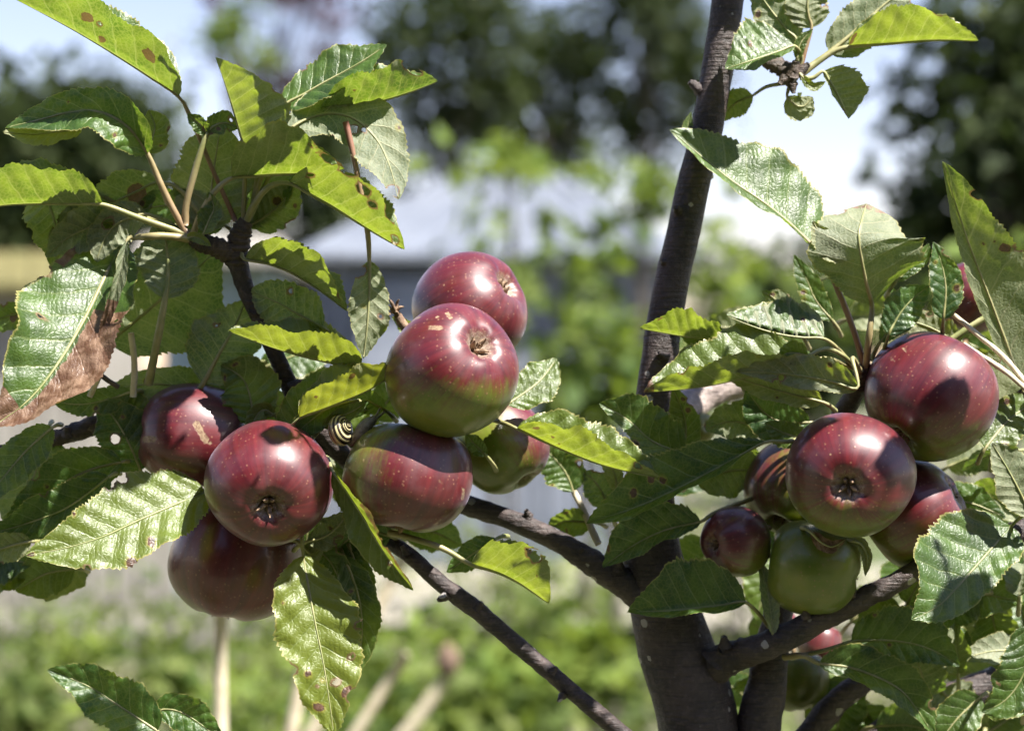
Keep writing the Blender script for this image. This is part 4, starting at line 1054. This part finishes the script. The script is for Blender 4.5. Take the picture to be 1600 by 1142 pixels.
# places the sun does reach: no crown leaf may stand in their light
lit_pts = [(720, 500, 110), (700, 495, 100), (760, 510, 100), (670, 530, 110), (430, 680, 100), (380, 700, 100), (450, 680, 90), (350, 760, 80), (1500, 590, 20), (1430, 540, 0), (1460, 540, 10), (1390, 600, 20), (1400, 640, 20),
           (1350, 665, 100), (1300, 670, 90), (1270, 720, 90), (1330, 720, 145), (1400, 690, 80), (1514, 445, -300), (1500, 450, -290), (1280, 985, -400), (1270, 990, -395), (40, 540, 30), (120, 420, 25), (90, 560, 30),
           (730, 520, 130), (690, 520, 120), (650, 560, 110), (750, 560, 130), (700, 600, 140), (640, 530, 90), (780, 560, 90), (700, 430, -70), (740, 430, -60), (780, 440, -60), (800, 490, -70),
           (440, 705, 130), (400, 720, 130), (370, 740, 110), (440, 760, 140), (420, 690, 110), (400, 780, 130), (470, 720, 110), (260, 630, -20), (290, 625, -20), (250, 660, -10),
           (1477, 565, 30), (1440, 560, 20), (1420, 590, 30), (1470, 610, 45), (1450, 640, 40), (1400, 570, 0), (1363, 692, 130), (1320, 690, 130), (1390, 720, 110), (1340, 740, 150), (1380, 760, 120), (1290, 700, 110),
           (690, 770, 30), (640, 780, 45), (610, 775, 40), (720, 780, 0), (820, 650, -110), (830, 680, -100),
           (200, 70, 15), (120, 30, 20), (240, 110, 12), (60, 290, 15), (110, 290, 10), (130, 270, 5), (400, 160, 10), (420, 190, 10), (450, 245, 20), (500, 250, 20), (440, 220, 18), (600, 130, -12), (640, 130, -16),
           (580, 190, 22), (600, 240, 22), (560, 170, 18), (560, 340, 28), (610, 350, 30), (565, 450, 18), (470, 420, 10), (510, 450, 12), (400, 510, 15), (450, 530, 12), (520, 550, 0), (530, 615, 30), (590, 590, 34),
           (240, 770, 50), (180, 810, 55), (120, 850, 60), (200, 840, 55), (250, 820, 50), (475, 920, 55), (500, 980, 60), (490, 1060, 60), (520, 1110, 55), (600, 850, 50), (790, 860, 12), (820, 880, 10),
           (870, 680, 40), (930, 700, 42), (980, 730, 44), (840, 595, -36), (1050, 580, 25), (1080, 600, 25), (1040, 600, 26), (1180, 480, -5), (1240, 470, -5), (1050, 500, -25),
           (1200, 290, -40), (1240, 330, -35), (1160, 270, -45), (1380, 350, 0), (1420, 370, 0), (1340, 440, -10), (1520, 380, 20), (1550, 470, 0), (1500, 310, 50),
           (1500, 850, 50), (1480, 900, 50), (1540, 880, 48), (1470, 940, 50), (1590, 740, 18), (1190, 70, -62), (1420, 50, -80), (1480, 45, -80), (1320, 150, -80),
           (90, 430, 30), (60, 520, 35), (110, 480, 38), (40, 600, 30), (80, 600, 32), (20, 720, 22), (1110, 130, -95), (1100, 170, -95), (830, 818, -115), (855, 832, -112), (805, 808, -120), (768, 955, -10)]
lit_top = np.array([above(*q, -110) for q in lit_pts])[:, [0, 2]]
placed = []
for (x, y, z) in shade_pts:
    X, Y, Z = above(x, y, z, -110)
    near = np.hypot(lit_top[:, 0] - X, lit_top[:, 1] - Z).min()
    hs = min(62, near - 20)
    if hs < 17: continue
    yt = srng.uniform(-150, -80) - (60 if hs > 40 else 0) * srng.random()
    X, Y, Z = above(x, y, z, yt)
    a = srng.uniform(-.7, .7) + srng.choice((0, math.pi))
    dx, dz = math.cos(a) * hs * 2, math.sin(a) * hs * 2
    leaf([(X - dx / 2, Y - 4, Z - dz / 2), (X, Y - 2, Z), (X + dx / 2, Y + 8, Z + dz / 2)], hs * .72, 78, -82, 'L', clean=True, NR=40,
         pet=[(X - dx * .7, Y - 20, Z - dz * .7), (X - dx * .9, Y - 50, Z - dz * .9)])

# withered blossom remnant beside the large centre apple
wb = [tube_px([(640, 520, -40), (628, 505, -36), (620, 490, -34)], [7, 8, 6], n=8, seg=10, wob=.2)]
for k in range(6):
    a = k * 1.05
    wb.append(tube_px([(619, 489, -34), (616 + 9 * math.cos(a), 484 + 9 * math.sin(a) - 4, -30 + 5 * math.sin(a * 2)), (616 + 15 * math.cos(a), 480 + 14 * math.sin(a), -28)], [3, 2.4, .8], n=7, seg=6, wob=.3, seed=k))
v, f = join(wb)
mesh_obj('withered_blossom', v, f, CALYX, TREE)

# ------------------------------------------------------------------ apples
PROF = [(0, .52), (.05, .54), (.12, .63), (.2, .75), (.32, .855), (.46, .89), (.62, .86), (.78, .74), (.91, .53), (.985, .25), (1.0, 0.0), (.97, -.24), (.885, -.46),
        (.755, -.645), (.59, -.775), (.44, -.84), (.33, -.85), (.25, -.82), (.18, -.76), (.12, -.69), (.06, -.64), (0, -.63)]
NSEG, NRING = 72, 64
def apple(cx, cy, cz, r, axis, label, blush, cut=0.0, gain=1.6, scars=(), squash=(1, 1, 1), calyx=True, seed=0, stem=46, prof_h=0.98, eye=0.62, group='apples on the tree'):
    """axis: direction of the eye (calyx) in picture space (x right, y down, z to the viewer)"""
    rr = random.Random(seed + 5)
    c = Vector(P(cx, cy, cz))
    k = S * (1 - cz * S)
    def W(p): return (c.x + p[0] * k, c.y - p[2] * k, c.z - p[1] * k)
    ax = np.array(axis, float); ax /= np.linalg.norm(ax)
    e1 = np.cross(ax, [0.2, 0.9, 0.35]); e1 /= np.linalg.norm(e1)
    e2 = np.cross(ax, e1)
    prof = spline(PROF, NRING)
    bl = np.array(blush, float); bl /= np.linalg.norm(bl)
    V, UV, B, E, SC = [], [], [], [], []
    for i, (pr, pz) in enumerate(prof):
        pz *= prof_h
        for j in range(NSEG + 1):
            ph = 2 * math.pi * j / NSEG
            lob = 1 + 0.018 * math.cos(5 * ph + seed) * max(0, -pz) + 0.02 * math.cos(2 * ph + seed * 2) + 0.012 * math.cos(3 * ph + seed)
            crown = 0.013 * math.cos(5 * ph + seed) * math.exp(-((pr - .36) / .22) ** 2) * (1 if pz < 0 else .4)
            crown += 0.012 * math.cos(9 * ph + seed * 2) * math.exp(-((pr - .2) / .1) ** 2)
            n_ = mnoise.noise(Vector((pr * math.cos(ph) * 1.1 + seed * 3.7, pr * math.sin(ph) * 1.1, pz * 1.1)))
            q = 1 + 0.045 * n_
            p = (pr * lob * q * (math.cos(ph) * e1 + math.sin(ph) * e2) + (-(pz) * q + (crown if pz < 0 else -crown)) * ax) * r
            p = p * np.array(squash)
            V.append(W(p))
            UV.append((j / NSEG, i / NRING))
            d = p / (np.linalg.norm(p) + 1e-9)
            B.append(0.5 + gain * 0.5 * (float(d @ bl) - cut))
            E.append(math.exp(-(pr / .30) ** 2) if pz < 0 else 0.55 * math.exp(-(pr / .25) ** 2))
            s = 0.0
            if d[2] > 0:
                X, Y = cx + p[0], cy + p[1]
                for (xa, ya, xb, yb, w_) in scars:
                    dx, dy = xb - xa, yb - ya
                    u = max(0, min(1, ((X - xa) * dx + (Y - ya) * dy) / (dx * dx + dy * dy + 1e-6)))
                    s = max(s, min(1, max(0, 0.5 + (w_ - math.hypot(X - xa - u * dx, Y - ya - u * dy)) / 8)))
            SC.append(s)
    n1 = NSEG + 1
    Fc = [(i * n1 + j, (i + 1) * n1 + j, (i + 1) * n1 + j + 1, i * n1 + j + 1) for i in range(NRING - 1) for j in range(NSEG)]
    root = tag(empty('apple', c), label, 'apple', group)
    # make sure faces point outwards
    a, b_, d_ = (np.array(V[q]) for q in Fc[(NRING // 2) * NSEG][:3])
    if np.dot(np.cross(b_ - a, d_ - a), a - np.array(c)) < 0: Fc = [q[::-1] for q in Fc]
    mesh_obj('skin', V, Fc, SKIN, root, attrs={'blush': B, 'eye': E, 'scar': SC}, uv=UV)
    if calyx:
        parts = []
        base = ax * (0.63 * r * prof_h)
        for s_ in range(5):
            ph = s_ * 1.2566 + rr.uniform(-.25, .25)
            o_ = math.cos(ph) * e1 + math.sin(ph) * e2
            h = rr.uniform(.14, .26)
            cur = rr.uniform(-.03, .10)
            p0 = base + o_ * .045 * r
            p1 = base + o_ * .10 * r + ax * h * .6 * r
            p2 = base + o_ * (.10 + cur) * r + ax * h * r
            vv, ff = tube_px([p0, p1, p2], [.05 * r, .038 * r, .008 * r], n=8, seg=7, wob=.35, seed=seed + s_, world=True)
            parts.append(([W(q) for q in vv], ff))
        for s_ in range(6):
            ph = s_ * 1.05 + .4
            o_ = math.cos(ph) * e1 + math.sin(ph) * e2
            vv, ff = tube_px([base, base + o_ * .03 * r + ax * .07 * r, base + o_ * rr.uniform(.02, .07) * r + ax * rr.uniform(.10, .15) * r], [.014 * r, .012 * r, .010 * r], n=5, seg=5, world=True)
            parts.append(([W(q) for q in vv], ff))
        v, f = join(parts)
        mesh_obj('calyx', v, f, CALYX, root)
    vv, ff = tube_px([-ax * .50 * r * prof_h, -ax * .85 * r + np.array([0, -4, 0]), -ax * (.85 * r + stem * .6) + np.array([0, -14, -4])], [4.2, 3.8, 5.0], n=12, seg=8, wob=.15, world=True)
    mesh_obj('stem', [W(q) for q in vv], ff, PET, root, attrs={'red': np.full(len(vv), .6)})
    return root

apple(708, 577, 40, 103, (.53, -.47, .70), 'large red apple facing the camera at centre with its eye upper right', (.05, -1, .12), -.22, 2.6, seed=1,
      scars=[(675, 513, 692, 514, 3), (640, 503, 645, 499, 1.8), (652, 498, 658, 496, 1.8), (686, 498, 687, 499, 3), (700, 490, 706, 497, 3)])
apple(737, 482, -125, 89, (.76, -.50, .42), 'red apple partly hidden at the top of the centre cluster', (.3, -1, .3), -.62, 2.2, seed=2)
apple(637, 749, 4, 99, (-.22, .95, .14), 'half-shaded red apple below the large centre apple', (.75, .35, .45), -.12, 1.7, seed=3, squash=(1.04, .93, 1),
      scars=[(725, 760, 724, 775, 2.2), (690, 745, 695, 752, 1.2), (716, 790, 720, 800, 1.6), (720, 820, 722, 822, 1.2)])
apple(786, 700, -150, 74, (.55, .78, .25), 'green apple with red shoulder behind the centre cluster', (.85, -.55, .1), .42, 1.9, seed=4)
apple(298, 679, -80, 86, (-.95, -.06, .22), 'red apple with pale scars behind the lower left cluster', (-.1, -1, .4), -.9, 2.2, seed=5,
      scars=[(238, 684, 256, 683, 4.5), (320, 660, 334, 684, 5), (334, 684, 342, 688, 3)], squash=(1.08, .93, 1))
apple(420, 756, 40, 99, (.12, .38, .91), 'red apple with its eye facing the camera, lower left', (.1, -1, .5), -.85, 2.2, seed=6, squash=(1, .97, 1))
apple(368, 882, -105, 101, (-.23, .96, .12), 'dark shaded apple lowest of the lower left cluster', (-.35, -.2, .6), -.55, 1.6, seed=7, squash=(1, .95, 1))
apple(1450, 624, -50, 99, (-.62, .72, .30), 'red apple topmost of the right-hand cluster', (.15, -1, .25), -.35, 2.0, seed=8,
      scars=[(1404, 545, 1407, 551, 1.8), (1430, 575, 1432, 578, 2), (1384, 560, 1388, 566, 1.8), (1456, 601, 1458, 602, 1.6), (1503, 622, 1505, 623, 1.6)], squash=(1, 1.03, 1))
apple(1328, 742, 52, 98, (-.22, .17, .96), 'red apple with its eye facing the camera, right-hand cluster', (.12, -1, .3), -.38, 2.2, seed=9,
      scars=[(1405, 705, 1408, 716, 2.2), (1396, 690, 1398, 694, 1.6), (1408, 718, 1412, 724, 1.4)])
apple(1234, 766, -150, 73, (-.35, .75, .45), 'dull reddish apple half hidden left in the right-hand cluster', (-.7, -.5, .3), .6, 1.3, seed=10)
apple(1148, 846, -60, 54, (-.82, .05, .55), 'small dark apple at the lower left of the right-hand cluster', (-.5, -.6, .4), -.1, 1.4, seed=11)
apple(1274, 886, -62, 80, (.93, .15, .2), 'plain green apple lowest in the right-hand cluster', (.1, -1, .1), 2.2, 1.0, seed=12, squash=(1, .93, 1))
apple(1430, 800, -98, 84, (.80, -.50, .32), 'purple shaded apple under the topmost right-hand apple', (.35, -.75, .5), -.15, 1.9, seed=13, scars=[(1488, 770, 1496, 785, 7)])
apple(1517, 468, -330, 54, (-.3, .6, -.5), 'blurred pink apple behind the tall right leaf', (.2, -1, .3), -.9, 2.0, seed=14)
apple(1280, 1006, -420, 35, (-.3, .9, .1), 'small blurred pinkish apple under the lower right branch', (.3, -1, .3), -.7, 2.0, seed=15)
apple(1094, 668, -330, 25, (.4, -.1, .8), 'tiny blurred yellow apple beside the upright stem', (0, -1, 0), 1.6, 1.0, seed=16)
apple(1246, 1066, -300, 50, (.1, .9, .2), 'blurred yellow-green apple near the bottom between the branches', (0, -1, 0), 1.3, 1.0, seed=17)
apple(1225, 975, -330, 22, (.1, .9, .2), 'tiny blurred orange apple just above the lower right branch', (0, -1, .3), -.6, 1.4, seed=18)

# ------------------------------------------------------------------ snail on the shaded apple
def snail():
    cx, cy, cz, Rr = 529, 669, 14, 36.0
    c = Vector(P(cx, cy, cz))
    k = S * (1 - cz * S)
    def W(p): return (c.x + p[0] * k, c.y - p[2] * k, c.z - p[1] * k)
    root = tag(empty('snail', c), 'small snail with black and cream striped shell between the apples', 'snail')
    ax = np.array((.80, -.34, .50)); ax /= np.linalg.norm(ax)
    e1 = np.cross(ax, [0.1, 1, .2]); e1 /= np.linalg.norm(e1)
    e2 = np.cross(ax, e1)
    V, Fc, BA = [], [], []
    n, seg, turns = 150, 28, 3.6
    for i in range(n):
        th = turns * 2 * math.pi * i / (n - 1)
        e = math.exp(-0.115 * th)
        o = math.cos(th + 2.4) * e1 + math.sin(th + 2.4) * e2
        cen = o * Rr * .50 * e + ax * Rr * (0.95 * (1 - e) - .25)
        for j in range(seg):
            ph = 2 * math.pi * j / seg
            V.append(W(cen + Rr * .50 * e * (math.cos(ph) * o + math.sin(ph) * ax * 1.05)))
            BA.append(j / seg)
    for i in range(n - 1):
        for j in range(seg):
            j2 = (j + 1) % seg
            Fc.append((i * seg + j, i * seg + j2, (i + 1) * seg + j2, (i + 1) * seg + j))
    b = NB('banded_shell')
    q = b.attr('band')
    obj = b.n('TexCoord').outputs['Object']
    qq = b.math('ADD', q, b.math('MULTIPLY', b.math('SUBTRACT', b.noise(obj, 300, 2), .5), .015))
    # five dark bands over the outer half of the whorl
    fr = b.math('FRACT', b.math('MULTIPLY', qq, 11.0))
    dark = b.math('GREATER_THAN', fr, 0.42)
    cc = b.mix(dark, b.mix(b.noise(obj, 500, 3), (0.42, 0.36, 0.18), (0.55, 0.48, 0.28)), (0.018, 0.012, 0.010))
    pr = b.n('BsdfPrincipled', {'Base Color': cc, 'Roughness': .35})
    mesh_obj('shell', V, Fc, b.done(pr.outputs[0]), root, attrs={'band': np.array(BA)})
    BODY = plain('snail_body', (0.10, 0.095, 0.075), (0.20, 0.19, 0.15), 400, .45, .5, .0006)
    bp = [tube_px([(20, 24, -14), (36, 8, 2), (48, -8, 8), (58, -16, 8)], [9, 12, 10, 5], n=16, seg=12, wob=.15, world=True)]
    bp.append(tube_px([(54, -14, 10), (62, -24, 12), (66, -32, 12)], [2, 1.5, 1.9], n=6, seg=6, world=True))
    bp.append(tube_px([(54, -12, 4), (66, -20, 4), (72, -26, 4)], [2, 1.5, 1.9], n=6, seg=6, world=True))
    v, f = join(bp)
    mesh_obj('body', [W(q) for q in v], f, BODY, root)
snail()
